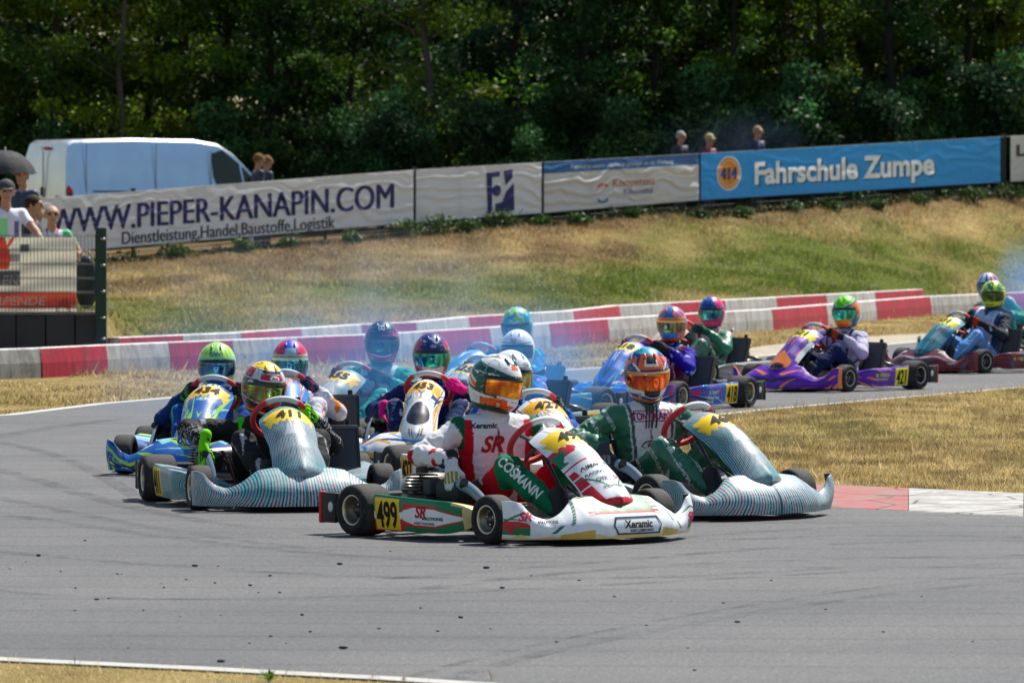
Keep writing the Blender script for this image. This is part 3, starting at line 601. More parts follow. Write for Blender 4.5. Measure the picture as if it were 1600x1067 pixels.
# ------------------------------------------------------------------ left corner: retaining wall, mesh panel with banner, bag
DW = 63.2
def wpt(px, py, D=DW): return at(px, py, D)
wl = wpt(-160, 490)[0]; wr = wpt(163, 490)[0]; mb = MB(); n = 7; ww = (wr-wl)/n
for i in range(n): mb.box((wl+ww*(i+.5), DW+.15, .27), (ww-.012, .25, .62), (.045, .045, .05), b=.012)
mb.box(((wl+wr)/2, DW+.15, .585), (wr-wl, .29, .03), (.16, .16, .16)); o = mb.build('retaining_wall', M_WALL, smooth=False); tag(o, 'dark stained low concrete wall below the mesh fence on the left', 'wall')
mf = empty('mesh_fence', (wr, DW, .58)); tag(mf, 'green welded mesh fence with a thick square end post on the dark wall', 'fence'); o3 = np.array([wr, DW, .58])
zt = wpt(100, 367)[2]; mb = MB(); mb.box(np.array([wr-.03, DW-.06, (zt+.08-.05)/2])-o3, (.12, .10, zt+.13), (.008, .035, .03), b=.01); mb.build('post', M_FENCE, mf, smooth=False)
for q in (.14, .30, .5, .7, .9): mb = MB(); mb.tube([np.array([wr-.03, DW-.125, zt*q+.1])-o3, np.array([wr+.02, DW-.135, zt*q+.1])-o3], .014, (.4, .4, .4), 6); mb.build('fixing_clip', M_METAL, mf)
mb = MB(); xs = np.arange(wl, wr-.08, .04)
for x in xs: mb.tube([np.array([x, DW-.02, .6])-o3, np.array([x, DW-.02, zt])-o3], .0028, (.006, .018, .016), 5)
for z in np.linspace(.66, zt-.01, 6):
    for dz in (-.008, .008): mb.tube([np.array([wl, DW-.03, z+dz])-o3, np.array([wr-.08, DW-.03, z+dz])-o3], .0035, (.06, .08, .075), 5)  # cross wires coloured lighter to paint their glints
mb.build('wire_panel', M_FENCE, mf)
# banner tied behind the wires
nx, ny = 120, 60; xa, xb = wpt(-160, 400)[0], wpt(119, 400)[0]; za, zb = wpt(0, 487)[2], wpt(0, 371)[2]; G = np.zeros((nx, ny, 3)); U, V = np.meshgrid(np.linspace(0, 1, nx), np.linspace(0, 1, ny), indexing='ij')
G[..., 0] = xa+(xb-xa)*U; G[..., 2] = za+(zb-za)*V; G[..., 1] = DW+.03+.012*np.sin(V*24+3*np.sin(U*5))
C = np.zeros((nx, ny, 3)); C[:] = (.74, .70, .60); bpx = -160+279*U
C[(V > .05) & (V < .27)] = (.55, .07, .04); C[(V > .35) & (V < .55) & (bpx < 32)] = (.09, .09, .1)
C[(V > .56) & (bpx < 18-abs(V-.72)*40)] = (.5, .05, .03); C[(abs(bpx-38) < 7) & (abs(V-.86) < .055)] = (.08, .09, .08); C[(abs(bpx-24) < 6) & (abs(V-.72) < .05)] = (.2, .22, .2)
yy = .56+.4*((bpx-(-6))/30); C[(abs(V-yy-.08) < .035) & (bpx > -8) & (bpx < 27)] = (.55, .05, .03)
mb = MB(); mb.grid(G, C); lb = mb.build('left_banner', M_BANNER); tag(lb, 'cream banner with red stripe and red swoosh tied to the left mesh fence', 'banner')
mb = MB()
for t, x0, x1, z, sz, c in [('EN', 3, 30, 438, 22, (.4, .4, .4)), ('RPENDE', -8, 72, 470, 19, (.65, .5, .45))]:
    V2, F = text2d(t, .02, .2, .2); w = V2[:, 0].max()-V2[:, 0].min(); V2 = V2-[(V2[:, 0].max()+V2[:, 0].min())/2, 0]; p = wpt((x0+x1)/2, z); P = np.stack([p[0]+V2[:, 0]*(x1-x0)/w/140.6, V2[:, 0]*0+DW+.012, p[2]+V2[:, 1]*sz/140.6], 1); mb.add(P, F, c)
mb.build('lettering', M_PRINT, lb, smooth=False)
mb = MB(); p = wpt(135, 441, 63.6); V = []; mb.ell(p, (.125, .10, .30), (.02, .028, .035), None, 24, .85); mb.tube([p+[.07*math.cos(a), -.06, .26+.09*math.sin(a)] for a in np.linspace(-.4, 3.5, 14)], .012, (.35, .36, .36), 6)
o = mb.build('hanging_bag', M_BLACK); tag(o, 'black oval bag with a grey handle hanging behind the mesh fence beside its post', 'bag')

# ------------------------------------------------------------------ van
def build_van():
    D0 = 117.0; p = at(104, 300, D0-1); z0 = .86; psi = R(31)
    root = empty('delivery_van', (p[0], p[1], z0), psi); tag(root, 'white panel van with roof stripe of light parked behind the fence', 'van')
    root['label'] = 'white panel van with a dark cab side window parked behind the banner fence'
    # local: x forward from the rear right corner (0,0), y left (body spans y 0..2.0), z up
    L, W, Ht = 5.4, 2.0, 2.28
    prof = [(0.0, .35), (-.02, .9), (.02, 1.9), (.09, 2.2), (.2, 2.26), (1.5, 2.30), (3.0, 2.28), (3.55, 2.2), (3.9, 2.0), (4.35, 1.55), (4.6, 1.27), (5.1, 1.12), (5.35, .95), (5.42, .6), (5.36, .32)]
    def side_y(z): return .10*max(0, (z-.95)/1.3)**1.6
    mb = MB(); n = len(prof); ring = []
    ys = [0.0, .03, .10, .5, 1.0, 1.5, 1.9, 1.97, 2.0]; G = np.zeros((n, len(ys), 3))
    for i, (x, z) in enumerate(prof):
        ins = side_y(z)
        for j, y in enumerate(ys):
            e = max(0, 1-min(y, W-y)/.10); rz = z-.07*e*e*(1 if z > 1.9 else .3); G[i, j] = (x, ins+(W-2*ins)*y/W, rz)
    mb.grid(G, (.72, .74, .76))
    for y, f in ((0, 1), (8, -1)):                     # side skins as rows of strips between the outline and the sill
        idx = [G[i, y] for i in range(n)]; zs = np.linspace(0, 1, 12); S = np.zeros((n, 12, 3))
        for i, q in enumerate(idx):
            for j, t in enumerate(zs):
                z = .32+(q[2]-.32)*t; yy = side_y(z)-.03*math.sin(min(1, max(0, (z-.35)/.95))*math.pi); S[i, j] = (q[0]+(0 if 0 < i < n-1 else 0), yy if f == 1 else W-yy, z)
        mb.grid(S if f == -1 else S[:, ::-1], (.36, .56, .84))  # blue side colour paints the sky's reflection onto the white van
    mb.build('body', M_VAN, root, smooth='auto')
    def patch(name, pts, mat, col, y=None, off=-.015, parent=root, t=.012):
        mb = MB(); P = [(x, (side_y(z) if y is None else y)+off, z) for x, z in pts]; m = len(P); Q = [(a, b+t, c) for a, b, c in P]
        mb.add(P+Q, [list(range(m))[::-1] if False else list(range(m)), list(range(m, 2*m))[::-1]]+[[i, m+i, m+(i+1) % m, (i+1) % m] for i in range(m)], col); return mb.build(name, mat, parent, smooth=False)
    patch('side_window', [(3.50, 1.28), (3.40, 1.5), (3.36, 1.98), (3.62, 2.06), (4.0, 1.78), (4.10, 1.26)], M_GLASS, (0, 0, 0)); patch('quarter_window', [(4.15, 1.26), (4.07, 1.72), (4.52, 1.30)], M_GLASS, (0, 0, 0))
    patch('door_mirror', [(4.3, 1.28), (4.3, 1.5), (4.48, 1.48), (4.48, 1.28)], M_BLACK, (.03, .03, .03), off=-.22, t=.18)
    patch('slide_rail', [(.6, 1.18), (.6, 1.215), (2.0, 1.215), (2.0, 1.18)], M_BLACK, (.06, .07, .08), off=-.018); patch('rail_end', [(2.0, 1.16), (2.0, 1.24), (2.12, 1.24), (2.12, 1.16)], M_BLACK, (.02, .02, .02), off=-.022)
    patch('door_handle', [(3.2, 1.12), (3.2, 1.17), (3.34, 1.17), (3.34, 1.12)], M_BLACK, (.02, .02, .02), off=-.03)
    mb = MB()
    for x in (.45, 2.05, 3.33): mb.box((x, -.006, 1.3), (.014, .012, 1.75 if x < 3 else 1.5), (.22, .24, .26))
    mb.box((1.9, -.005, .78), (3.4, .014, .03), (.25, .27, .3)); mb.build('door_seam', M_BLACK, root, smooth=False)
    patch('tail_lamp', [(0.0, .62), (0.0, 1.25), (.06, 1.32), (.14, 1.22), (.17, .95), (.10, .64)], M_HELMET, (.55, .01, .02), off=-.02)
    patch('door_trim', [(.5, .86), (.5, .93), (4.3, .93), (4.3, .86)], M_BLACK, (.06, .07, .08), off=-.045)
    patch('fuel_flap', [(3.1, 1.0), (3.1, 1.14), (3.0, 1.14), (3.0, 1.0)][::-1], M_BLACK, (.10, .14, .2), off=-.028)
    # rear face details
    mb = MB(); mb.box((-.035, 1.0, 1.3), (.02, .02, 1.6), (.25, .26, .26)); mb.build('door_gap', M_BLACK, root); mb = MB(); mb.box((.03, 1.0, 2.09), (.05, .35, .06), (.35, .01, .01), b=.01); mb.build('brake_lamp', M_HELMET, root)
    mb = MB(); mb.box((-.05, 1.05, 1.2), (.04, .05, .18), (.02, .02, .02), b=.01); mb.box((-.05, .35, 1.0), (.03, .06, .22), (.02, .02, .02)); mb.build('rear_handle', M_BLACK, root)
    mb = MB(); mb.box((-.03, 1.86, .98), (.05, .12, .5), (.5, .01, .01), b=.01); mb.build('tail_lamp', M_HELMET, root)
    mb = MB(); mb.box((-.05, 1.0, .45), (.14, 1.96, .24), (.05, .05, .05), b=.03); mb.build('rear_bumper', M_BLACK, root)
    mb = MB(); mb.add([(3.98, .2, 1.93), (3.98, 1.8, 1.93), (4.5, 1.85, 1.38), (4.5, .15, 1.38)], [[0, 1, 2, 3]], (0, 0, 0)); mb.V[0] = mb.V[0]+[.02, 0, .03]; mb.build('windscreen', M_GLASS, root)
    for x in (.95, 4.35):
        for y, s in ((.02, -1), (1.98, 1)):
            mb = MB(); mb.lathe([(-.1, .2), (-.1, .31), (-.06, .335), (.06, .335), (.1, .31), (.1, .2)], (x, y-s*.06, .33), (0, s, 0), (.02, .02, .02)); w = mb.build('wheel', M_RUBBER, root)
            mb = MB(); mb.lathe([(.07, .0), (.09, .08), (.07, .2), (.1, .21)], (x, y-s*.06, .33), (0, s, 0), (.4, .4, .4)); mb.build('rim', M_METAL, w)
    return root
build_van()

# umbrella at the left edge
def build_umbrella():
    D = 72; c = at(8, 258, D); s = FPX/D; root = empty('parasol', (c[0], c[1], .5)); tag(root, 'dark grey open umbrella at the left edge in front of the van', 'umbrella')
    n = 10; rad = 50/s; hgt = 42/s; top = at(8, 236, D)[2]-.5; V = []; F = []; rings = 7
    for i in range(rings+1):
        t = i/rings
        for j in range(n*4):
            a = j/(n*4)*2*math.pi; sc = 1-.06*t*(1-abs(math.cos(a*n/2))); V.append((rad*math.sin(t*1.25)/math.sin(1.25)*math.cos(a)*sc, rad*math.sin(t*1.25)/math.sin(1.25)*math.sin(a)*sc, top-hgt*(1-math.cos(t*1.45))+(.01 if j % 4 else -.0)))
    m = n*4; F = [[i*m+j, (i+1)*m+j, (i+1)*m+(j+1) % m, i*m+(j+1) % m] for i in range(rings) for j in range(m)]
    mb = MB(); mb.add(V, F, (.045, .045, .05)); mb.build('canopy', M_CLOTH, root)
    mb = MB(); mb.tube([(0, 0, top+.05), (0, 0, 0.02)], .012, (.1, .1, .1)); mb.build('pole', M_METAL, root)
    mb = MB()
    for j in range(n):
        a = j/n*2*math.pi; mb.tube([(0, 0, top-.25), (rad*.5*math.cos(a), rad*.5*math.sin(a), top-.08)], .004, (.2, .2, .2), 5)
    mb.build('ribs', M_METAL, root)
build_umbrella()

# ------------------------------------------------------------------ woodland edge
def leaf_cloud(mb, centers, radii, per, size, cols, flat=.6):
    for c, r, p, col in zip(centers, radii, per, cols):
        d = rng.normal(0, 1, (p, 3)); d /= np.linalg.norm(d, axis=1)[:, None]; P = c+d*(rng.random((p, 1))**.45)*r
        u = rng.normal(0, 1, (p, 3)); u /= np.linalg.norm(u, axis=1)[:, None]; w = np.cross(u, rng.normal(0, 1, (p, 3))+[0, 0, 1.2]); w /= np.linalg.norm(w, axis=1)[:, None]
        L = (size*rng.uniform(.6, 1.4, (p, 1))); u = u*L; w = w*L*.42
        V = np.stack([P-u, P+w, P+u, P-w], 1).reshape(-1, 3); cc = np.repeat(col*rng.uniform(.6, 1.4, (p, 1)), 4, 0); mb.add(V, np.arange(4*p).reshape(-1, 4), cc)
def make_tree(kind, seed):
    global rng; keep = rng; rng = np.random.default_rng(seed)
    root = empty('tree'); tr = MB(); hgt = {'broad': 9.5, 'spruce': 10.5, 'light': 9, 'bush': 3.0}[kind]
    lean = rng.normal(0, .35, 2); pts = [np.array([lean[0]*(t**1.3), lean[1]*t, hgt*.92*t])+[rng.normal(0, .06), rng.normal(0, .06), 0] for t in np.linspace(0, 1, 9)]
    rr = .11 if kind != 'bush' else .04; bc = (.02, .018, .014) if kind != 'light' else (.07, .062, .05); tr.tube(pts, np.linspace(rr, rr*.2, 9), bc, 8)
    cr = MB(); C = []; Rd = []; Pn = []; Cl = []
    base = {'broad': np.array([.030, .066, .010]), 'spruce': np.array([.014, .046, .018]), 'light': np.array([.095, .150, .012]), 'bush': np.array([.024, .066, .030])}[kind]
    nc = {'broad': 72, 'spruce': 70, 'light': 54, 'bush': 26}[kind]
    for i in range(nc):
        t = rng.random(); a = rng.uniform(0, 6.28)
        if kind == 'spruce': z = hgt*(.06+.9*t); rad = (1-t)*1.5*rng.uniform(.35, 1)+.2; cr_ = np.array([.5, .5, .28])*rng.uniform(.7, 1.2)
        elif kind == 'bush': z = .25+2.3*t; rad = 1.2*(1-t*.6)*rng.random()**.5; cr_ = np.array([.55, .55, .42])*rng.uniform(.6, 1.1)
        else: z = hgt*(.06+.92*t); rad = 1.75*rng.random()**.5*(.55+.6*math.sin(t*3)); cr_ = np.array([.72, .72, .40])*rng.uniform(.55, 1.15)
        ax = pts[min(8, int(z/hgt*8))]; c = np.array([ax[0]+math.cos(a)*rad, ax[1]+math.sin(a)*rad, z])
        if rng.random() < .6: tr.tube([[ax[0], ax[1], z-rad*.35], (np.array([ax[0], ax[1], z-rad*.2])+c)/2+[0, 0, .05], c], [rr*.28, rr*.18, .01], bc, 5)
        C.append(c); Rd.append(cr_); Pn.append(int({'broad': 210, 'spruce': 190, 'light': 170, 'bush': 230}[kind]*rng.uniform(.6, 1.3))); f = .5+rng.exponential(.6); Cl.append(base*f*np.array([rng.uniform(.85, 1.35), 1, rng.uniform(.8, 1.2)]))  # uneven clump brightness paints some clumps as if sunlit
    leaf_cloud(cr, C, Rd, Pn, {'broad': .085, 'spruce': .06, 'light': .075, 'bush': .065}[kind], Cl)
    tr.build('trunk', M_BARK, root); cr.build('crown', M_LEAF, root, smooth=False); rng = keep
    return root
def copy_thing(src, loc, rz, sc=1.0):
    r = src.copy(); COL.objects.link(r); r.location = loc; r.rotation_euler = (0, 0, rz); r.scale = (sc,)*3
    for ch in list(src.children):
        c = ch.copy(); COL.objects.link(c); c.parent = r
    return r
protos = [('broad', 101), ('spruce', 102), ('light', 103), ('broad', 104), ('spruce', 105), ('broad', 106)]; P0 = [make_tree(k, s) for k, s in protos]; B0 = [make_tree('bush', 110), make_tree('bush', 111)]
desc = {'broad': 'dark green broadleaf tree', 'spruce': 'dense dark evergreen tree', 'light': 'loose yellow-green tree', 'bush': 'leafy bush'}
def near_what(px):
    for lim, t in [(60, 'above the umbrella'), (180, 'behind the rear doors of the van'), (300, 'behind the middle of the van'), (400, 'behind the cab of the van'), (520, 'above the middle of the web address'), (640, 'above the end of the web address'), (760, 'behind the left half of the logo banner'), (850, 'behind the block logo'), (960, 'behind the left of the blue-headed banner'), (1080, 'behind the man in dark clothes'), (1180, 'behind the cap wearer'), (1290, 'right of the three walkers'), (1400, 'above the middle of the blue banner'), (1500, 'above the right of the blue banner'), (1600, 'at the right end of the blue banner')]:
        if px < lim: return t
    return 'at the right edge'
used = set(); rows = [(125.5, 15, 'front row', ['light', 'broad', 'spruce']), (130.5, 15, 'second row', ['broad', 'spruce']), (137, 14, 'back row', ['broad', 'broad', 'light'])]
cnt = 0
for ri, (D0, n, rn, kinds) in enumerate(rows):
    for i in range(n):
        px = -60+(1720/(n-1))*i+rng.uniform(-25, 25)+ri*40; D = D0+rng.uniform(-1.5, 1.5); X = (px-800)*D/FPX; k = (i*7+ri*3+int(rng.integers(0, 3))) % 6
        if ri == 0 and 640 < px < 720: k = 2
        src = P0[k]
        if k not in used: used.add(k); r = src
        else: r = copy_thing(src, (0, 0, 0), 0)
        r.location = (X, D, gz(X, D)-.1); r.rotation_euler = (0, 0, rng.uniform(0, 6.28)); sc = rng.uniform(.85, 1.15); r.scale = (sc, sc, sc)
        tag(r, f'{desc[protos[k][0]]}, {rn}, {near_what(px)}', 'tree', 'trees of the wood beyond the fence'); r.name = {'broad': 'broadleaf_tree', 'spruce': 'evergreen_tree', 'light': 'broadleaf_tree'}[protos[k][0]]; r['_px'] = px
ub = set()
for i in range(22):
    px = -30+i*78+rng.uniform(-20, 20); D = rng.uniform(121.2, 123.2); X = (px-800)*D/FPX; k = i % 2
    if k not in ub: ub.add(k); r = B0[k]
    else: r = copy_thing(B0[k], (0, 0, 0), 0)
    r.location = (X, D+(2.0 if px < 420 else 0), gz(X, D)-.1); r.rotation_euler = (0, 0, rng.uniform(0, 6.28)); sc = rng.uniform(.75, 1.15); r.scale = (sc,)*3; r.name = 'bush'
    tag(r, f'{desc["bush"]} at the wood edge, {near_what(px)}', 'bush', 'bushes at the foot of the wood'); r['_px'] = px
def unique_labels(pref):
    by = {}
    for o in bpy.data.objects:
        if o.parent is None and str(o.get('group', '')).startswith(pref): by.setdefault(o['label'], []).append(o)
    for l, os_ in by.items():
        os_.sort(key=lambda o: o.location.x/o.location.y)
        if len(os_) > 1:
            for i, o in enumerate(os_): o['label'] = (['left', 'right'] if len(os_) == 2 else ['left', 'middle', 'right', 'far right'])[i]+' '+l
    for o in bpy.data.objects:
        if '_px' in o: del o['_px']
unique_labels('trees of'); unique_labels('bushes at')
# a far deeper wood that closes the view
def far_wood():
    mb = MB(); n = 300; C = [np.array([rng.uniform(-19, 19), rng.uniform(148, 158), rng.uniform(.5, 13)]) for _ in range(n*4)]
    leaf_cloud(mb, C, [np.array([1.5, 1.2, 1.0])*rng.uniform(.7, 1.2) for _ in C], [170]*len(C), .16, [np.array([.06, .10, .016])*rng.uniform(.5, 1.7) for _ in C]); o = mb.build('far_wood', M_LEAF, smooth=False); tag(o, 'deep far woodland seen through the gaps of the trees', 'woodland', kind='stuff')
far_wood()
def banner_foot():
    mb = MB(); xs = np.arange(150, 1620, 7.0); C = []; Rr = []; Cl = []
    for x in xs:
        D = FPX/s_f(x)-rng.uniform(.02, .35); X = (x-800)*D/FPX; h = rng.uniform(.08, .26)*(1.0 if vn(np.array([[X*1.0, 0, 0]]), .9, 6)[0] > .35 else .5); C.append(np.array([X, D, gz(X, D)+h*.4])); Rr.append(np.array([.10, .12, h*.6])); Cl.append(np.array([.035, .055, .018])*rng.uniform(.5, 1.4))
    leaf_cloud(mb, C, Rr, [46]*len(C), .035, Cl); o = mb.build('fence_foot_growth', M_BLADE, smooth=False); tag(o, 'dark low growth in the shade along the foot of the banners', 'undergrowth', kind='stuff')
banner_foot()
# low green plants at the foot of the banner fence
spots = [(270, 395, .28), (640, 372, .38), (690, 366, .42), (728, 378, .3), (790, 358, .4), (845, 362, .22), (905, 348, .26), (1095, 358, .2), (1160, 318, .22), (1300, 312, .2), (1440, 306, .25), (1515, 310, .35), (1580, 312, .4), (550, 378, .22), (450, 384, .22), (380, 392, .25), (1240, 314, .22), (1370, 309, .22), (990, 340, .2)]
for i, (x, y, h) in enumerate(spots):
    D = FPX/s_f(x)-.5; X = (x-800)*D/FPX; mb = MB(); leaf_cloud(mb, [np.array([rng.normal(0, h*.15), 0, h*.45]) for _ in range(2)], [np.array([h*.9, .2, h*.5])]*2, [110]*2, .05, [np.array([.06, .12, .03])*rng.uniform(.6, 1.3) for _ in range(2)])
    for _ in range(5):
        a = rng.normal(0, h*.35); mb.tube([(a*.3, 0, -.02), (a, rng.normal(0, .05), h*.9)], .005, (.07, .1, .03), 4)
    o = mb.build('fence_weed', M_BLADE, smooth=False); o.location = (X, D, gz(X, D)); tag(o, 'green weed clump at the fence foot, '+('under the web address, ' if x < 640 else 'under the logo banner, ' if x < 850 else 'under the blue-headed banner, ' if x < 1094 else 'under the blue banner, ')+f"{['first', 'second', 'third', 'fourth', 'fifth', 'sixth', 'seventh', 'eighth'][sorted(q[0] for q in spots if (q[0]<640)==(x<640) and (q[0]<850)==(x<850) and (q[0]<1094)==(x<1094)).index(x)]} from the left", 'weed', 'weeds along the fence foot')
# ------------------------------------------------------------------ karts
W_, K_ = np.array([.78, .80, .82]), np.array([.015, .015, .018])
def C3(*a): return np.array(a, float)
YEL = C3(.85, .55, .01); REDP = C3(.62, .015, .03); GRN = C3(.005, .17, .07); TEAL = C3(.03, .30, .33); NAV = C3(.012, .03, .12); BLU = C3(.02, .12, .55); LIME = C3(.38, .68, .04); ORG = C3(.85, .22, .02); PUR = C3(.10, .02, .36); PEACH = C3(.85, .36, .22); CREAM = C3(.72, .6, .35); PINK = C3(.75, .10, .28); GOLD = C3(.75, .38, .06); SKYB = C3(.18, .42, .70)
def stripes_livery(seed=0):
    def f(a, b, P, part):
        """fine teal, white and dark lines that bend round the bodywork"""
        a = np.abs(a); q = (a*.30+.10*a*b) if part == 'panel' else (a*.62+.13*a*np.sin(b*2.4)+.05*sstep(.45, .9, a)*(1-b)*2)
        q = q+.010*vn(P, 4, seed)
        k = q/.0175; fr = k-np.floor(k); i = np.floor(k).astype(int); c = np.tile(C3(.42, .50, .52), (len(q), 1)); tint = vn(P*[1, 1, 1.6], 4.5, seed+4)
        dark = (fr < .46); cyc = np.array([[.01, .14, .17], [.010, .03, .08], [.015, .20, .23], [.28, .03, .07]])[(i+seed) % 4]; c[dark] = cyc[dark]
        w = sstep(.50, .72, tint)[:, None]; c = c*(1-w*.5)+C3(.05, .28, .31)*w*.5*np.where(dark, .4, 1)[:, None]
        if part == 'panel':
            m = (b > .5) & (b < .75) & (a < (.75-b)*1.8); c[m] = c[m]*.45+C3(.7, .7, .7)*.55
        return c
    return f
def shard_livery(pal, seed, n=16, scale=1.):
    r = np.random.default_rng(seed); tri = []
    for i in range(n):
        c = r.uniform([0, -.05], [1.0, 1.05]); ang = r.normal(.9, .45); L = r.uniform(.25, .8); w = r.uniform(.03, .11); d = np.array([math.cos(ang), math.sin(ang)]); p = np.array([-d[1], d[0]])
        tri.append((c-d*L*.4, c+d*L*.6, c-d*L*.3+p*w, pal[1+i % (len(pal)-1)]))
    def f(a, b, P, part):
        q = np.stack([np.abs(a), b], 1); out = np.tile(pal[0], (len(q), 1))
        for A, B, Cc, col in tri:
            s1 = (B[0]-A[0])*(q[:, 1]-A[1])-(B[1]-A[1])*(q[:, 0]-A[0]); s2 = (Cc[0]-B[0])*(q[:, 1]-B[1])-(Cc[1]-B[1])*(q[:, 0]-B[0]); s3 = (A[0]-Cc[0])*(q[:, 1]-Cc[1])-(A[1]-Cc[1])*(q[:, 0]-Cc[0])
            m = ((s1 > 0) & (s2 > 0) & (s3 > 0)) | ((s1 < 0) & (s2 < 0) & (s3 < 0)); out[m] = col
        return out
    return f
def livery499(a, b, P, part):
    s = a; a = np.abs(a); c = np.tile(W_, (len(a), 1)); r_ = vn(np.stack([a*3, b*9, a*0], 1), 1.5, 2)
    if part == 'panel':
        z = 4*np.abs((b*7) % 1-.5)*.12
        m = (b > .48+z) & (b < .78-z*.6) & (a > .30+z); c[m] = REDP
        m = (b > .54) & (b < .66) & (a > .62+z) ; c[m] = GRN
        m = (b < .46) & (a > .74-(.36-b)*.75) & (a < .97); c[m] = REDP
        m = (b < .095+.03*a) ; c[m] = REDP
        m = (b < .055) & (a < .12); c[m] = C3(.25, .05, .05)
        m = (np.abs(b-.17-a*.24) < .010) & (a > .2) & (a < .95); c[m] = GRN
        m = (np.abs(((b*9) % 1)-.5) < .06) & (b > .22) & (b < .46) & (a > .6); c[m] = W_
        m = (b > .84) & (np.abs(a-.45-(b-.84)) < .03); c[m] = C3(.35, .42, .5)
    elif part == 'nose':
        m = (a < .31) & (b > .50+.0*a); c[m] = REDP; m = (a < .27) & (b > .55); c[m] = GRN; m = (a > .265) & (a < .31) & ((b*11) % 1 > .6) & (b > .5); c[m] = W_
        m = (np.abs(a-.37-(.9-b)*.14) < .014) & (b > .42) & ((b*14) % 1 > .25); c[m] = C3(.01, .12, .10)
        m = (np.abs(a-.50-(.5-b)*.22) < .016) & (b > .22) & (b < .50); c[m] = C3(.01, .13, .10)
        e = a > .72; m = e & (b < .36) & (b > .08); c[m] = GRN
        m = e & (np.abs(b-.37) < .030); c[m] = REDP; m = e & (np.abs(b-.27+.4*(a-.86)) < .035); c[m] = REDP; m = e & (np.abs(b-.44-.0*a) < .018); c[m] = C3(.03, .03, .04)
        m = e & (a > .90) & (b < .34) & (b > (a-.90)*2.5+.05); c[m] = REDP
        m = (a > .62) & (np.abs(b-.86+(a-.62)*1.3) < .03); c[m] = GRN
        m = (b < .06+.03*np.sin(a*25)); c[m] = CREAM
        m = (b < .16) & (a > .30) & (a < .52) & (b < .22-.6*np.abs(a-.40)); c[m] = C3(.62, .45, .2)
    else:
        u = a; c = np.tile(W_, (len(u), 1)); m = (b > .80); c[m] = GRN
        m = (u > .35) & (b < .80) & (b > .12); c[m] = REDP; m = (u > .74) & (b < .8); c[m] = GRN
        hx = (np.abs(b-.47) < .25-.9*np.clip(np.abs(u-.60)-.13, 0, 1)); c[hx] = W_; m = ~hx & (np.abs(b-.47) < .29-.9*np.clip(np.abs(u-.60)-.14, 0, 1)); c[m] = REDP
        m = (u > .93) | ((u > .86) & (np.abs(b-.5) > .40)); c[m] = CREAM; m = (b < .16) & (u < .93); c[m] = GRN; m = (u < .35) & (b < .8) & (np.abs(b-.42-.1*u) > .1); c[m] = np.where((b[m] > .5)[:, None], GRN, REDP)
    return c
def smooth_tab(xs, ys):
    t = np.linspace(0, 1.15, 461); y = np.interp(t, xs, ys); k = 33; yp = np.concatenate([y[k:0:-1], y, np.full(k, y[-1])]); ys_ = np.convolve(yp, np.hanning(k)/np.hanning(k).sum(), 'same')[k:-k]
    return lambda q: np.interp(np.abs(q), t, ys_[:len(t)])
PX = smooth_tab([0, .25, .42, .58, .72, .84, .92, 1.0], [1.02, 1.01, .965, .885, .83, .80, .76, .69]); PYs = smooth_tab([0, .25, .42, .58, .72, .84, .92, 1.0, 1.1], [0, .19, .325, .45, .54, .59, .612, .618, .618])
HT = smooth_tab([0, .22, .33, .46, .56, .66, .76, .88, 1.0], [.265, .265, .252, .180, .142, .165, .232, .250, .245]); RC = smooth_tab([0, .24, .36, .50, .8, 1], [.21, .21, .16, .08, .035, .01])
def nose_grid(nu=420, nv=70):
    t = np.linspace(-1, 1, nu)[:, None]; v = np.linspace(0, 1, nv)[None]
    x = PX(t)-RC(t)*v**1.7-.018*(1-v)**3+.012*np.sin(v*math.pi); y = np.sign(t)*PYs(t)*(1+.02*np.sin(v*2.5)); z = .035+(HT(t)-.035)*(v**.85)+0*y
    lip = (v > .93)*(v-.93)/.07*.012
    return np.stack([x+0*y, y+0*x, z-lip], -1), np.repeat(t, nv, 1), np.repeat(v, nu, 0)
def panel_grid(nu=181, nv=161):
    u = np.linspace(-1, 1, nu)[:, None]; v = np.linspace(0, 1, nv)[None]
    cx = np.interp(v, [0, .12, .35, .6, .8, .92, 1], [.925, .905, .785, .625, .475, .375, .300]); cz = np.interp(v, [0, .12, .35, .6, .8, .92, 1], [.215, .255, .380, .497, .570, .595, .592])
    k = np.hanning(15); k /= k.sum(); pad = lambda a: np.convolve(np.concatenate([2*a[0, 0]-a[0, 7:0:-1], a[0], 2*a[0, -1]-a[0, -2:-9:-1]]), k, 'valid')[None]
    cx, cz = pad(cx), pad(cz); wd = np.interp(v, [0, .15, .5, .8, 1], [.170, .168, .146, .168, .175])*(1-np.abs(2*v-1)**5.0)**(.36)
    y = wd*u; fall = (np.abs(u)**2.2)*(.060+.045*np.sin(v*math.pi)+.03*v); x = cx-fall*.55; z = cz-fall*.75
    x = x+.012*np.exp(-(u/.16)**2)*np.exp(-((v-.10)/.12)**2)
    return np.stack([x+0*y, y, z+0*y], -1), np.repeat(u, nv, 1)+0*y, np.repeat(v, nu, 0)
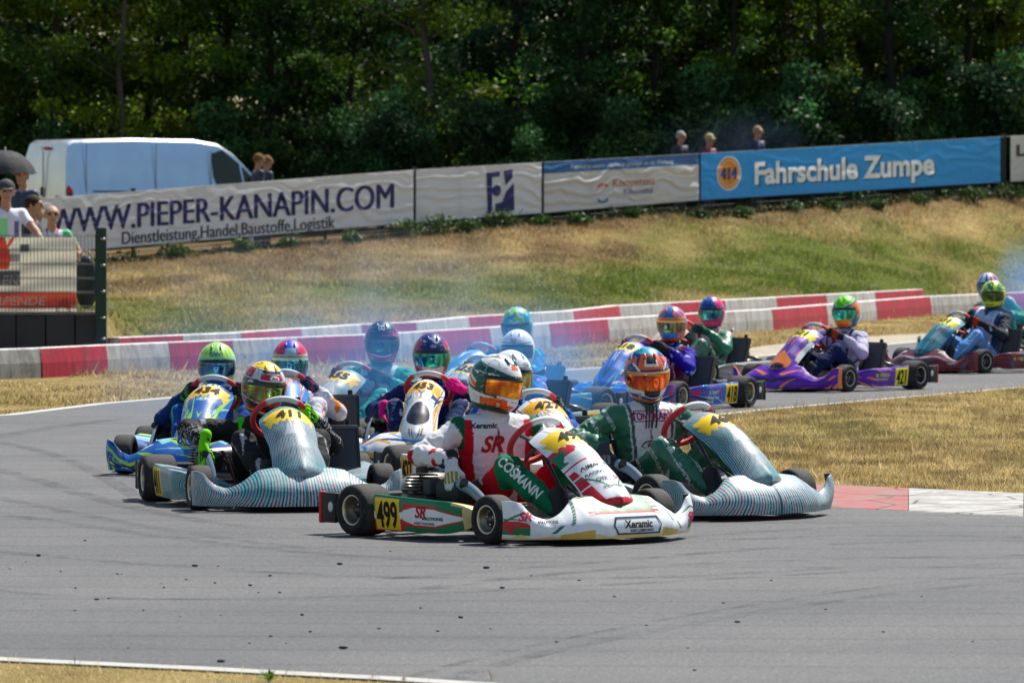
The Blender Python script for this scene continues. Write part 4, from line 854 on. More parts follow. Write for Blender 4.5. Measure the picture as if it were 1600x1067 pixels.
def pod_grid(side, nu=220, nv=80):
    """side=-1 right, 1 left; u from the rear (0) to the front (1); v from outer bottom over the outer face to the inner top"""
    u = np.linspace(0, 1, nu)[:, None]; v = np.linspace(0, 1, nv)[None]; x = -.37+.70*u
    rnd = np.sqrt(np.clip(1-np.clip((u-.76)/.24, 0, 1)**2.4, 0.02, 1)); top = .232-.022*u; bot = .04
    zc = (top+bot)/2; hh = (top-bot)/2*rnd
    a = np.clip((v-.0)/.62, 0, 1); zf = zc-hh+2*hh*a; yin = .66-.015*u-.14*np.clip((u-.72)/.28, 0, 1)**2
    b = np.clip((v-.62)/.38, 0, 1); y = yin-.02*(1-a)**2-.012*np.clip((a-.8)/.2, 0, 1)**2-b*.2; z = zf-.035*b**1.4+0*y
    G = np.stack([x+0*y, side*y, z], -1); return G, np.repeat(u, nv, 1), np.repeat(v/.62, nu, 0)
NG, NT, NV_ = nose_grid(); PG, PU, PV = panel_grid()
def grid_bvh(G):
    m = MB(); m.grid(G, (0, 0, 0)); return m.bvh()
B_PANEL = grid_bvh(PG); B_NOSE = grid_bvh(NG); PODG = {s: pod_grid(s) for s in (-1, 1)}; B_POD = {s: grid_bvh(PODG[s][0]) for s in (-1, 1)}
def flame(u, v, v0=.665, v1=.875):
    """jagged yellow number plate on the front panel"""
    a = np.abs(u); jag = .05*np.abs(((a*4.2+.25) % 1)-.5)*2; top = v1-.05*a*a-.02*np.abs((a*3 % 1)-.5); return (a < .80+.12*((v*13) % 1)) & (v > v0+jag*.8-.0*a) & (v < top)
def wheel(root, x, y, side, r, w, rimc, res=30):
    c = np.array([x, y, r]); ax = (0, side, 0); mb = MB(); hw = w/2
    mb.lathe([(-hw*.5, r*.30), (hw*.35, r*.32), (hw*.5, r*.14), (hw*.62, r*.13), (hw*.66, .0)], c, ax, (.10, .10, .11), 18); wh = mb.build('wheel', M_METAL, root)
    prof = [(-hw*.80, r*.56), (-hw*.97, r*.66), (-hw, r*.82), (-hw*.90, r*.94), (-hw*.72, r*.985), (-hw*.3, r), (hw*.3, r), (hw*.72, r*.985), (hw*.90, r*.94), (hw, r*.82), (hw*.97, r*.66), (hw*.80, r*.56)]
    k = C3(.014, .014, .016); cols = [k, k, k, k*1.3, C3(.045, .043, .042), C3(.055, .052, .05), C3(.055, .052, .05), C3(.045, .043, .042), k*1.3, k, k, k]
    mb = MB(); mb.lathe(prof, c, ax, n=36, cols=cols); mb.build('tyre', M_RUBBER, wh)
    mb = MB(); rc = C3(*rimc); mb.lathe([(hw*.20, r*.30), (hw*.28, r*.44), (hw*.70, r*.50), (hw*.82, r*.53), (hw*.88, r*.585), (hw*.80, r*.60)], c, ax, n=30, cols=[rc*.4, rc*.45, rc*.6, rc*1.0, C3(.85, .82, .72), rc])
    for k_ in range(3):
        a = k_*2.09+x; mb.ell(c+np.array([r*.2*math.cos(a), side*hw*.42, r*.2*math.sin(a)]), (.008, .006, .008), (.6, .6, .6), None, 8)
    mb.build('rim', M_METAL, wh); return wh
FULLW = {}
def build_kart(name_label, loc, psi, livery, number='', sidenum=None, rimc=(.45, .40, .28), rear_end=(.02, .02, .02), steer=(.55, .02, .03), pan=None, seat=(.03, .035, .05), decals=None, yel=YEL, pod=True, hi=True, nose_hole=False, tray=(.35, .34, .3), group='racing karts in the pack', radiator=True, ps=1.0):
    root = empty('racing_kart', (loc[0], loc[1], .0045), psi); tag(root, name_label, 'kart', group)
    # wheels
    for s in (-1, 1):
        wheel(root, .525, s*.545, s, .130, .13, rimc); wheel(root, -.525, s*.60, s, .140, .205, rimc)
    # chassis
    fr = C3(.16, .17, .18) if hi else C3(.1, .1, .12); mb = MB()
    for s in (-1, 1):
        mb.tube([(-.72, s*.30, .075), (-.4, s*.31, .065), (0, s*.30, .06), (.3, s*.27, .06), (.55, s*.22, .06), (.80, s*.20, .065)], .016, fr, 8)
        mb.tube([(.45, s*.25, .07), (.525, s*.42, .10), (.525, s*.50, .12)], .014, fr, 8); mb.tube([(-.30, s*.30, .065), (-.28, s*.52, .08), (.22, s*.50, .08), (.26, s*.28, .065)], .012, fr, 8)
    mb.tube([(-.72, -.30, .075), (-.72, .30, .075)], .016, fr, 8); mb.tube([(.52, -.25, .07), (.52, .25, .07)], .016, fr, 8); mb.tube([(.1, -.29, .06), (.1, .29, .06)], .014, fr, 8)
    mb.build('chassis', M_METAL, root)
    mb = MB(); mb.box((.38, 0, .042), (.86, .56, .008), tray); mb.build('floor_tray', M_METAL, root, smooth=False)
    mb = MB(); mb.tube([(-.525, -.62, .14), (-.525, .62, .14)], .02, (.25, .25, .26), 10); mb.build('rear_axle', M_METAL, root)
    mb = MB(); mb.lathe([(-.006, .03), (-.006, .095), (.006, .095), (.006, .03)], (-.525, .22, .14), (0, 1, 0), (.25, .25, .25), 24); mb.build('brake_disc', M_METAL, root)
    mb = MB(); mb.lathe([(-.006, .03), (-.006, .085), (.006, .085), (.006, .03)], (-.525, -.30, .14), (0, 1, 0), (.3, .28, .2), 24); mb.build('sprocket', M_METAL, root)
    mb = MB()
    for s in (-1, 1): mb.tube([(.525, s*.40, .12), (.47, s*.10, .12)], .007, (.5, .5, .5), 6)
    mb.tube([(.60, -.25, .09), (.64, -.12, .2), (.64, .12, .2), (.60, .25, .09)], .008, (.4, .4, .4), 6); mb.build('tie_rods', M_METAL, root)
    # rear bumper
    mb = MB(); mb.box((-.76, 0, .145), (.10, 1.30, .15), (.02, .02, .022), b=.03)
    for s in (-1, 1): mb.ell((-.735, s*.42, .15), (.045, .12, .045), (.6, .6, .6), None, 12)
    mb.V[1] *= 0; mb.V[2] *= 0; mb = MB(); mb.box((-.76, 0, .145), (.10, 1.30, .15), (.02, .02, .022), b=.03)
    
    for s in (-1, 1): mb.box((-.74, s*.665, .145), (.12, .035, .165), (.02, .02, .022), b=.012); mb.box((-.815, s*.662, .145), (.028, .045, .172), rear_end, b=.008); mb.ell((-.72, s*.684, .15), (.022, .004, .028), (.6, .6, .6), None, 12)
    mb.build('rear_bumper', M_BLACK, root, smooth='auto')
    # seat shell
    n = 16; vs = np.linspace(0, 1, n)[:, None]; us = np.linspace(-1, 1, 15)[None]; sx = np.interp(vs, [0, .3, .55, 1], [.10, -.12, -.25, -.36]); sz = np.interp(vs, [0, .3, .55, 1], [.10, .07, .16, .50]); sw = np.interp(vs, [0, .3, .6, 1], [.17, .20, .215, .17])
    side_up = (np.abs(us)**3)*np.interp(vs, [0, .3, .6, 1], [.10, .17, .16, .05]); G = np.stack([sx+side_up*.35, sw*us+0*sx, sz+side_up], -1); mb = MB(); mb.grid(G, seat, .008, seat); mb.build('seat', M_PLASTIC, root)
    # fuel tank, steering column, pedals
    mb = MB(); mb.box((.20, 0, .12), (.24, .17, .13), (.30, .28, .24), b=.035); mb.tube([(.2, 0, .18), (.2, 0, .20)], .03, (.5, .02, .02), 12); mb.build('fuel_tank', M_PLASTIC, root, smooth='auto')
    sc = np.array([.20, 0, .52]); sn = np.array([-.78, 0, .62]); sn /= np.linalg.norm(sn); su = np.array([.62, 0, .78])
    mb = MB(); mb.tube([(.56, 0, .09), sc-sn*.05], .010, (.10, .10, .11), 8); mb.tube([(.56, -.02, .09), (.47, -.10, .06)], .008, (.1, .1, .1), 6); mb.tube([(.45, 0, .29), (.70, -.14, .10)], .007, (.12, .12, .12), 6); mb.tube([(.45, 0, .29), (.70, .14, .10)], .007, (.12, .12, .12), 6); mb.build('steering_column', M_METAL, root)
    mb = MB()
    ang = np.linspace(0, 2*math.pi, 49); P = sc+.160*np.cos(ang)[:, None]*np.array([0, 1, 0])+.150*np.sin(ang)[:, None]*su; cc = []
    mb.tube(P[:-1], .0180, (1, 1, 1), 9, cap=False); nn = 48; V = mb.V[0]; F = [[i*9+j, ((i+1) % nn)*9+j, ((i+1) % nn)*9+(j+1) % 9, i*9+(j+1) % 9] for i in range(nn) for j in range(9)]
    tcol = np.array([(C3(*steer) if not (1.0 < a < 2.1) else C3(.55, .55, .56)) for a in ang[:-1]]).repeat(9, 0); mb = MB(); mb.add(V, F, tcol); sw_ = mb.build('steering_wheel', M_GRIP, root)
    mb = MB()
    for a in (-1.57, .35, 2.79): mb.tube([sc-sn*.03, sc+np.array([0, math.cos(a)*.15, 0])+su*math.sin(a)*.14], .011, (.08, .08, .08), 6)
    mb.box(sc-sn*.015, (.03, .11, .07), (.02, .02, .02), rot_axis((0, 1, 0), -.67), b=.01); mb.build('steering_hub', M_BLACK, sw_, smooth='auto')
    for s, nm in ((-1, 'pedal'), (1, 'pedal')):
        mb = MB(); mb.tube([(.64, s*.13, .05), (.70, s*.13, .14), (.69, s*.13, .22)], .008, (.6, .15, .1) if s > 0 else (.5, .5, .5), 6); mb.tube([(.69, s*.13-.04, .22), (.69, s*.13+.04, .22)], .009, (.5, .5, .5), 6); mb.build(nm, M_METAL, root)
    # engine on the driver's right: crankcase, barrel with fins, air box, carburettor, exhaust
    mb = MB(); mb.box((-.27, -.38, .16), (.19, .15, .14), (.035, .035, .04), b=.03)
    for k_ in range(6): mb.box((-.30, -.38, .245+k_*.017), (.15-.004*k_, .14-.004*k_, .009), (.015, .015, .018), b=.003)
    mb.tube([(-.3, -.38, .34), (-.3, -.38, .37)], .035, (.05, .05, .05), 14); mb.ell((-.3, -.38, .375), (.03, .03, .02), (.6, .03, .03), None, 10)
    mb.box((-.20, -.39, .27), (.07, .09, .09), (.06, .06, .06), b=.015); mb.tube([(-.3, -.38, .385), (-.36, -.34, .40), (-.42, -.30, .3)], .006, (.5, .02, .02), 6); en = mb.build('engine', M_BLACK, root, smooth='auto')
    mb = MB(); mb.box((-.02, -.38, .25), (.22, .13, .14), (.02, .02, .023), b=.045); mb.tube([(.09, -.41, .28), (.14, -.44, .31)], .022, (.02, .02, .02), 12); mb.tube([(.09, -.36, .28), (.14, -.33, .31)], .022, (.02, .02, .02), 12); mb.build('air_box', M_BLACK, root, smooth='auto')
    mb = MB(); mb.tube([(-.36, -.38, .22), (-.44, -.38, .25), (-.52, -.30, .27), (-.56, -.1, .27), (-.60, .14, .26)], [.022, .03, .045, .055, .05], (.28, .24, .2), 14); mb.tube([(-.60, .14, .26), (-.62, .30, .22)], .018, (.2, .18, .16), 10); mb.build('exhaust', M_METAL, root)
    us = np.linspace(0, 1, 24)[:, None]; vs_ = np.linspace(-1, 1, 9)[None]; G = np.stack([.06+.34*us+0*vs_, -.40-.03*np.cos(vs_*1.4)+0*us, .29-.20*us**1.8+.030*np.sin(vs_*1.4)-0*us], -1)[:, ::-1]; mb = MB(); C = np.tile(C3(.45, .55, .70) if number == '499' else C3(.04, .045, .06), (24*9, 1)); C[np.repeat(us, 9, 1).ravel() < .3] = (.03, .03, .04); mb.grid(G, C, .006, (.2, .25, .3)); mb.build('side_cover', M_PLASTIC, root)
    mb = MB()
    for j in range(5):
        a0 = rng.uniform(-.1, .1); mb.tube([(-.22, -.30+.02*j, .20), (-.12, -.27+a0*.3, .26+.03*rng.random()), (.0, -.26, .20+.02*j), (.14, -.24, .10)], .005, [(.02, .02, .02), (.5, .02, .02), (.03, .03, .04), (.4, .4, .4), (.02, .02, .02)][j], 5)
    mb.build('cables', M_BLACK, root)
    if radiator:
        Rm = rot_axis((0, 1, 0), -.30); mb = MB(); c = np.array([-.10, .44, .32]); mb.box(c, (.035, .19, .25), (.010, .012, .016), Rm)
        for k_ in range(30): mb.box(c+Rm@np.array([.019, -.088+k_*.0061, 0]), (.003, .0026, .235), (.10, .11, .13), Rm)
        rd = mb.build('radiator', M_BLACK, root, smooth=False); mb = MB()
        for q in (-1, 1): mb.box(c+Rm@np.array([0, 0, q*.130]), (.05, .215, .025), (.10, .09, .09), Rm, b=.006); mb.box(c+Rm@np.array([0, q*.103, 0]), (.045, .015, .26), (.05, .05, .055), Rm)
        mb.tube([c+Rm@np.array([0, .05, .14]), c+Rm@np.array([0, .05, .175])], .018, (.03, .03, .03), 10); mb.tube([c+Rm@np.array([-.03, -.09, .11]), (-.2, .2, .35), (-.3, -.1, .42), (-.3, -.34, .36)], .012, (.02, .02, .02), 8); mb.build('radiator_frame', M_METAL, rd, smooth='auto')
    # bodywork
    q = .62 if not hi else 1; 
    mb = MB(); C = livery(NT.ravel(), NV_.ravel(), NG.reshape(-1, 3), 'nose'); mb.grid(NG, C, .006, (.06, .06, .06)); nose = mb.build('nose_fairing', M_PLASTIC, root)
    mb = MB(); xs = np.linspace(-.55, .55, 23); G = np.array([[[PX(x/.618*.9)-.05, x, .036], [.62, x*.9, .040]] for x in xs]); mb.grid(G, (.03, .03, .03)); mb.build('splitter', M_BLACK, root, smooth=False)
    C = livery(PU.ravel(), PV.ravel(), PG.reshape(-1, 3), 'panel'); fl = flame(PU.ravel(), PV.ravel())
    if number:
        C[fl] = yel; pu, pv = np.abs(PU.ravel()), PV.ravel(); sp = (pu < .50) & (pv < .665) & (pv > .54+.25*pu) & (np.abs((pu*7+.25) % 1-.5) < (pv-.53)*2.2-.02); C[sp] = C[sp]*.35+C3(.10, .07, .05)  # dark spikes below the number paint the shade of vent recesses
    mb = MB()
    if nose_hole:
        hole = ((PU/.62)**2+((PV-.36)/.15)**2 < 1).ravel(); C[hole] = (.01, .012, .03)
        m = (((PU/.80)**2+((PV-.36)/.20)**2 < 1).ravel()) & ~hole; C[m] = W_
    PGk = PG*np.array([1, ps, 1]); BP = B_PANEL if ps == 1 else grid_bvh(PGk); mb.grid(PGk, C, .006, (.05, .05, .05)); pn = mb.build('front_panel', M_PLASTIC, root)
    nrm = np.array([.52, 0, .85]); up = np.cross(nrm, (0, 1, 0)); ctr = PG[90, 123]
    if number:
        V, F = text2d(number, .028, .12); mb = MB(); lay(mb, V, F, ctr+np.array([-.004, 0, 0]), (0, 1, 0), up, BP, (.012, .012, .015), .112*ps, .118, .005); mb.build('race_number', M_PRINT, pn, smooth=False)
    mb = MB()
    if hi:
        for x, v, t, w in [(-.4, .52, 'AIMAK', .045), (.42, .52, 'KT-10', .045)]: pass
    for s in (-1, 1):
        if not pod: continue
        G, U, Vv = PODG[s]; C = livery(U.ravel(), np.clip(Vv.ravel(), 0, 1), G.reshape(-1, 3), 'pod')
        np_ = ((U > .015) & (U < .31) & (Vv > .03) & (Vv < .93)).ravel()
        if sidenum: C[np_] = yel
        mb = MB(); mb.grid(G if s < 0 else G[::-1], C.reshape(*U.shape, 3).reshape(-1, 3) if s < 0 else C.reshape(*U.shape, 3)[::-1].reshape(-1, 3), .005, (.25, .22, .15)); po = mb.build('side_pod', M_PLASTIC, root)
        if sidenum:
            V, F = text2d(sidenum, .025, 0); mb = MB(); lay(mb, V*[.72, 1], F, (-.258, s*.66, .128), (-s, 0, 0), (0, 0, 1), B_POD[s], (.012, .012, .012), .160, .190, .003); mb.build('race_number', M_PRINT, po, smooth=False)
        if decals and 'pod' in decals:
            for t, x, z, sx, sy, c, sh in decals['pod']:
                mb = MB(); V, F = text2d(t, .03, sh); lay(mb, V, F, (x, s*.66, z), (-s, 0, 0), (0, 0, 1), B_POD[s], c, sx, sy, .003); mb.build('lettering', M_PRINT, po, smooth=False)
    if decals:
        if 'panel' in decals:
            for t, y, v, sx, sy, c, sh in decals['panel']:
                mb = MB(); V, F = text2d(t, .02, sh); j = int(v*160); lay(mb, V, F, PG[90, j]+[0, y, 0], (0, 1, 0), np.cross(np.array([.62, 0, .62]), (0, 1, 0)), B_PANEL, c, sx, sy, .003)
                mb.build('lettering', M_PRINT, pn, smooth=False)
        if 'nose' in decals:
            for t, y, z, sx, sy, c, sh, ang in decals['nose']:
                mb = MB(); V, F = (text2d(t, .03, sh) if isinstance(t, str) else t); n_ = np.array([math.cos(ang), math.sin(ang), .35]); rt = np.array([-math.sin(ang), math.cos(ang), 0])
                lay(mb, V, F, (float(PX(np.interp(abs(y), [0, .325, .45, .54, .59, .618], [0, .42, .58, .72, .84, .98])))-.02, y, z), rt, (0, 0, 1), B_NOSE, c, sx, sy, .004, .3)
                if mb.n: mb.build('lettering' if isinstance(t, str) else 'outline', M_PRINT, nose, smooth=False)
    return root

# ------------------------------------------------------------------ drivers
def hand_template():
    caps = [((-.02, 0, 0), (.02, 0, 0), .027, .030), ((0, -.018, 0), (.072, -.027, -.004), .019, .0165), ((0, .0, 0.002), (.078, .0, 0), .019, .017), ((0, .018, 0), (.074, .026, -.003), .019, .0165)]
    for y, ls in ((.032, (.036, .026, .020)), (.0115, (.041, .029, .022)), (-.0105, (.039, .027, .021)), (-.031, (.031, .022, .018))):
        p = np.array([.078-abs(y)*.12, y, -.001]); a = -.25
        for i, l in enumerate(ls):
            q = p+l*np.array([math.cos(a), 0, math.sin(a)]); caps.append((tuple(p), tuple(q), .0115-.0012*i, .0108-.0012*i)); p = q; a -= 1.15
    caps += [((.012, .028, -.006), (.045, .050, -.022), .0145, .0125), ((.045, .050, -.022), (.070, .046, -.046), .0125, .011), ((.070, .046, -.046), (.082, .032, -.060), .011, .0095)]
    caps += [((-.075, 0, 0), (-.02, 0, 0), .035, .031)]
    return blob(caps, .0042, .0028)
HAND = hand_template()
def boot_template():
    caps = [((0, 0, .12), (0, 0, 0), .046, .045), ((0, 0, 0), (-.035, 0, -.035), .043, .036), ((-.03, 0, -.04), (.09, .008, -.042), .034, .032), ((.0, 0, 0), (.10, .006, -.035), .040, .028), ((.09, .014, -.045), (.155, .010, -.046), .030, .024), ((.09, -.018, -.045), (.140, -.012, -.047), .026, .022)]
    return blob(caps, .009, .010)
BOOT = boot_template()
def helmet_pt(el, az, off=0.):
    se, ce = np.sin(el), np.cos(el); lo = sstep(0, .75, -se); ce2 = np.where(el < 0, np.abs(ce)**(.55), ce); a = .158+.020*lo*np.clip(np.cos(az), 0, 1)-.012*lo*np.clip(-np.cos(az), 0, 1); b = .130-.008*lo; c = np.where(el < 0, .172, .150)
    x = (a+off)*ce2*np.cos(az)+.01*(el > 0)*0; y = (b+off)*ce2*np.sin(az); z = (c+off)*se
    x = x+.014*sstep(.5, 1.0, np.cos(az))*np.exp(-((el+.62)/.25)**2); y = y*(1-.10*sstep(.2, 1, np.cos(az))*lo)
    x = x-.012*np.exp(-((el-.95)/.5)**2)*(np.cos(az) < 0)*np.cos(az)*1.0
    return np.stack([x, y, z], -1)
def build_helmet(parent, M, fn, visor=(.9, .35, .04), hi=True, logo=None, vis_band=None):
    na, ne = (170, 110) if hi else (100, 66); el = np.linspace(math.pi/2, -1.02, ne); az = np.linspace(-math.pi, math.pi, na); A, E = np.meshgrid(az, el, indexing='ij'); G = helmet_pt(E, A); C = fn(A.ravel(), E.ravel(), G.reshape(-1, 3))
    Av, Ev = np.abs(A.ravel()), E.ravel(); port = (Av < 1.32) & (Ev > -.36-.02*Av) & (Ev < .36-.12*Av**2*.6); C[port] = (.012, .012, .014)
    low = Ev < -.97; C[low] = (.02, .02, .02)
    for s in (-1, 1):      # chin vents
        m = (np.abs(Av-.14) < .085) & (np.abs(Ev+.50) < .020) ; C[m] = (.02, .02, .02)
    mb = MB(); mb.grid(G[:-1][:, ::-1], C.reshape(na, ne, 3)[:-1][:, ::-1].reshape(-1, 3), wrap=True)
    B = mb.bvh() if logo else None
    # rolled rim and neck opening
    rim = helmet_pt(np.full(40, -1.02), np.linspace(-math.pi, math.pi, 41)[:-1]); rr = np.concatenate([rim, rim[:1]]); mb.tube(rr, .008, (.02, .02, .02), 6)
    ce_ = rim.mean(0); mb.add(np.concatenate([rim*[.98, .98, 1], [ce_+[0, 0, .05]]]), [[i, (i+1) % 40, 40] for i in range(40)], (.01, .01, .01))
    # roof vents
    for s in (-1, 1): p = helmet_pt(np.array(.98), np.array(s*.42)); mb.ell(p, (.030, .009, .008), C3(*C[np.argmin(abs(Av-.4)+abs(Ev-1))])*.9, rot_axis((0, 1, 0), .6), 10)
    h = mb.build('helmet', M_HELMET, parent, M=M)
    az = np.linspace(-1.26, 1.26, 60); v = np.linspace(0, 1, 22); A, V_ = np.meshgrid(az, v, indexing='ij'); lo = -.335-.02*np.abs(A); hi_ = .33-.075*A**2; E = lo+(hi_-lo)*V_; G = helmet_pt(E, A, .0045); G[..., 0] += .003
    c = np.tile(C3(*visor), (A.size, 1)); q = vn(np.stack([A.ravel()*2.2, V_.ravel()*.4, A.ravel()*0], 1), 3, 3); sh = np.stack([q, q**2, q], 1)
    tint = C3(*visor)[None]*(.55+.8*q[:, None]); tint[:, 1] *= (.5+1.1*q); 
    band = (V_.ravel() > .80); tint[band] = vis_band if vis_band is not None else (.015, .015, .02); mb = MB(); mb.grid(G, tint, .003, (.02, .02, .02)); vs = mb.build('visor', M_VISOR, h, M=M)
    if logo:
        mb = MB()
        for kind, t, az_, el_, sz, col in logo:
            p = helmet_pt(np.array(el_), np.array(az_)); n = p/np.linalg.norm(p); n = np.array([math.cos(az_)*math.cos(el_), math.sin(az_)*math.cos(el_), math.sin(el_)]); rt = np.array([-math.sin(az_), math.cos(az_), 0]); up = np.cross(n, rt)
            if kind == 'oval':
                V, F = ring2d(.75, .42, .07); lay(mb, V, F, p, rt, up, B, col, sz, sz, .002, .06); V, F = text2d(t, .015, .2, .2); lay(mb, V, F, p, rt, up, B, col, sz*.55, sz*.75, .002, .06)
            elif kind == 'ovalw':
                V, F = disc2d(.8, .47); lay(mb, V, F, p, rt, up, B, (.75, .75, .75), sz, sz, .0015, .06); V, F = text2d(t, .02, .2, .2); lay(mb, V, F, p, rt, up, B, col, sz*.55, sz*.75, .003, .06)
            else: V, F = text2d(t, .03, 0, .2); lay(mb, V, F, p, rt, up, B, col, sz, sz, .002, .06)
        if mb.n: mb.build('marking', M_PRINT, h, smooth=False, M=M)
    return h
def frame_M(org, x, y):
    x = np.asarray(x, float); x /= np.linalg.norm(x); y = np.asarray(y, float); y = y-x*y.dot(x); y /= np.linalg.norm(y); M = np.eye(4); M[:3, 0] = x; M[:3, 1] = y; M[:3, 2] = np.cross(x, y); M[:3, 3] = org; return M
def driver(label, kloc, psi, head_px, suit, helm, glove, boot=(.03, .03, .03), headyaw=None, pitch=-.12, roll=0., rhand=None, lhand=None, visor=(.9, .35, .04), hi=True, logo=None, mat=None, decals=None, vis_band=None, hz=None, neck=(.03, .03, .03), hintz=-.45, tyaw=None):
    root_loc = np.array([kloc[0], kloc[1], .0045]); Rk = rotz(psi); toL = lambda p: Rk.T@(np.asarray(p)-root_loc)
    Dh = kloc[1]+(Rk@np.array([-.14, 0, 0]))[1]; Hd = toL(at(head_px[0], head_px[1], Dh)); Hd[2] = np.clip(Hd[2], .66, .92); Hd[1] = np.clip(Hd[1], -.3, .3); Hd[0] = np.clip(Hd[0], -.45, .15)
    pel = np.array([-.14, 0, .165]); up = Hd-pel; up /= np.linalg.norm(up); ch = Hd-up*.30+np.array([-.01, 0, 0]); ch = pel+(ch-pel)*min(1., .47/np.linalg.norm(ch-pel)+.0) if np.linalg.norm(ch-pel) > .47 else ch
    neckb = ch+up*.10
    lat = np.cross((0, 0, 1), (1, 0, 0)); lat = np.array([0, 1, 0])-up*up[1]; lat /= np.linalg.norm(lat)
    yawl = (headyaw-psi) if headyaw is not None else 0; tw = np.clip(yawl*.3, -.35, .35) if tyaw is None else tyaw; lat = rotz(tw)@lat
    sh = {s: ch+lat*s*.200+up*.045 for s in (-1, 1)}
    sc = np.array([.20, 0, .52]); su = np.array([.62, 0, .78]); caps = []; tg = []
    def cap(a, b, r0, r1, t): caps.append((tuple(a), tuple(b), r0, r1)); tg.append(t)
    fwd = np.cross(lat, up); 
    for s in (-1, 1):
        cap(pel+lat*s*.072, (pel+ch)/2+lat*s*.070, .108, .110, 'torso'); cap((pel+ch)/2+lat*s*.070, ch+lat*s*.092, .110, .116, 'torso'); cap(ch+lat*s*.06+up*.05, sh[s], .080, .062, 'shoulder')
    cap(neckb-up*.02, neckb+up*.07, .068, .060, 'neck')
    hands = {}
    for s, hp in ((-1, rhand), (1, lhand)):
        if hp is None or isinstance(hp, float):
            a = (math.pi-.25 if s < 0 else .25)+(hp or 0)*1.0; rp = sc+.160*math.cos(a)*np.array([0, 1, 0])+.150*math.sin(a)*su; tan = (-math.sin(a)*np.array([0, 1, 0])*.16+math.cos(a)*su*.15); tan = tan/np.linalg.norm(tan); tan = tan if tan[2] > 0 else -tan
            xd = np.array([.75, -s*.30, .25]); xd /= np.linalg.norm(xd); M = frame_M((0, 0, 0), xd, tan); zl = M[:3, 2]*(1 if s < 0 else -1); org = rp-M[:3, 0]*.088+zl*.026; M[:3, 3] = org
        else:
            org = np.array(hp[0], float); xd = np.array(hp[1], float); yd = np.array(hp[2], float); M = frame_M(org, xd, yd)
        el = ik(sh[s], org-M[:3, 0]*.05, .275, .235, (-.30, s*.80, -.85) if not (hp is not None and not isinstance(hp, float)) else (-.5, s*.9, hintz)); hands[s] = (M, el)
        cap(sh[s], sh[s]*.45+el*.55, .067, .060, 'arm%d' % s); cap(sh[s]*.45+el*.55, el, .060, .053, 'arm%d' % s); cap(el, el*.35+(org-M[:3, 0]*.05)*.65, .053, .045, 'fore%d' % s); cap(el*.35+(org-M[:3, 0]*.05)*.65, org-M[:3, 0]*.045, .045, .034, 'fore%d' % s)
    ank = {}
    for s in (-1, 1):
        hip = pel+np.array([.02, s*.10, -.02]); an = np.array([.60, s*.145, .135]); kn = ik(hip, an, .455, .44, (-.05, s*.42, 1)); ank[s] = (an, kn)
        cap(hip, hip*.4+kn*.6, .098, .080, 'thigh%d' % s); cap(hip*.4+kn*.6, kn, .080, .066, 'thigh%d' % s); cap(kn, kn*.55+an*.45, .066, .062, 'shin%d' % s); cap(kn*.55+an*.45, an+(kn-an)*.10, .060, .042, 'shin%d' % s)
    V, F, w, t = blob(caps, .0095 if hi else .014, .014); tags = np.array(tg)[w]
    N = normals(V, F); q = vn(V*[1, 1, 1.0], 17, 3)*2.2; ax = np.array([np.array(caps[i][1])-np.array(caps[i][0]) for i in range(len(caps))]); axu = ax/np.linalg.norm(ax, axis=1)[:, None]; al = (V*axu[w]).sum(1)
    amp = np.where(np.char.startswith(tags, 'torso'), .0028, .0036); V = V+N*(np.sin(al*70+q*8)*amp*(.1+1.2*vn(V, 7, 5))+(vn(V, 30, 9)-.5)*.006)[:, None]
    side = (V-ch)@lat; front = (V-ch)@fwd; hgt = (V-pel)@up; C = suit(V, tags, w, t, side, front, hgt, al); m = tags == 'neck'; C[m & (hgt > np.percentile(hgt[m], 40) if m.any() else m)] = neck
    root = bpy.data.objects.new('person', None)
    mb = MB(); mb.add(V, F, C); body = mb.build('person', mat or M_CLOTH); body.location = root_loc; body.rotation_euler = (0, 0, psi); bpy.data.objects.remove(root); tag(body, label, 'person', 'kart drivers in the pack')
    if decals:
        B = mb.bvh()
        for d in decals:
            md = MB(); tx, wh, dx, dz, sx, sy, c, shr = d[:8]
            V2, F2 = text2d(tx, .03, shr) if isinstance(tx, str) else tx
            if wh == 'chest': o_ = ch+lat*dx+up*dz; rt = lat; u2 = up; o_ = o_+fwd*.08
            elif wh == 'shin': an, kn = ank[-1]; dd = (an-kn)/np.linalg.norm(an-kn); o_ = kn+dd*dx; rt = dd; u2 = np.cross(np.cross(dd, (.25, -1, .5))*-1, dd); n0 = np.array([.35, -1, .35]); n0 = n0-dd*n0.dot(dd); n0 /= np.linalg.norm(n0); u2 = np.cross(n0, rt); o_ = o_+n0*.06+u2*dz
            elif wh == 'thigh':
                an, kn = ank[-1]; hip = pel+np.array([.02, -.1, -.02]); dd = (kn-hip)/np.linalg.norm(kn-hip); o_ = hip+dd*dx; n0 = np.array([.3, -1, .5]); n0 = n0-dd*n0.dot(dd); n0 /= np.linalg.norm(n0); rt = dd; u2 = np.cross(n0, rt); o_ = o_+n0*.07+u2*dz
            lay(md, V2, F2, o_, rt, u2, B, c, sx, sy, .004, .2)
            if md.n: md.build('suit_lettering', M_PRINT, body, smooth=False)
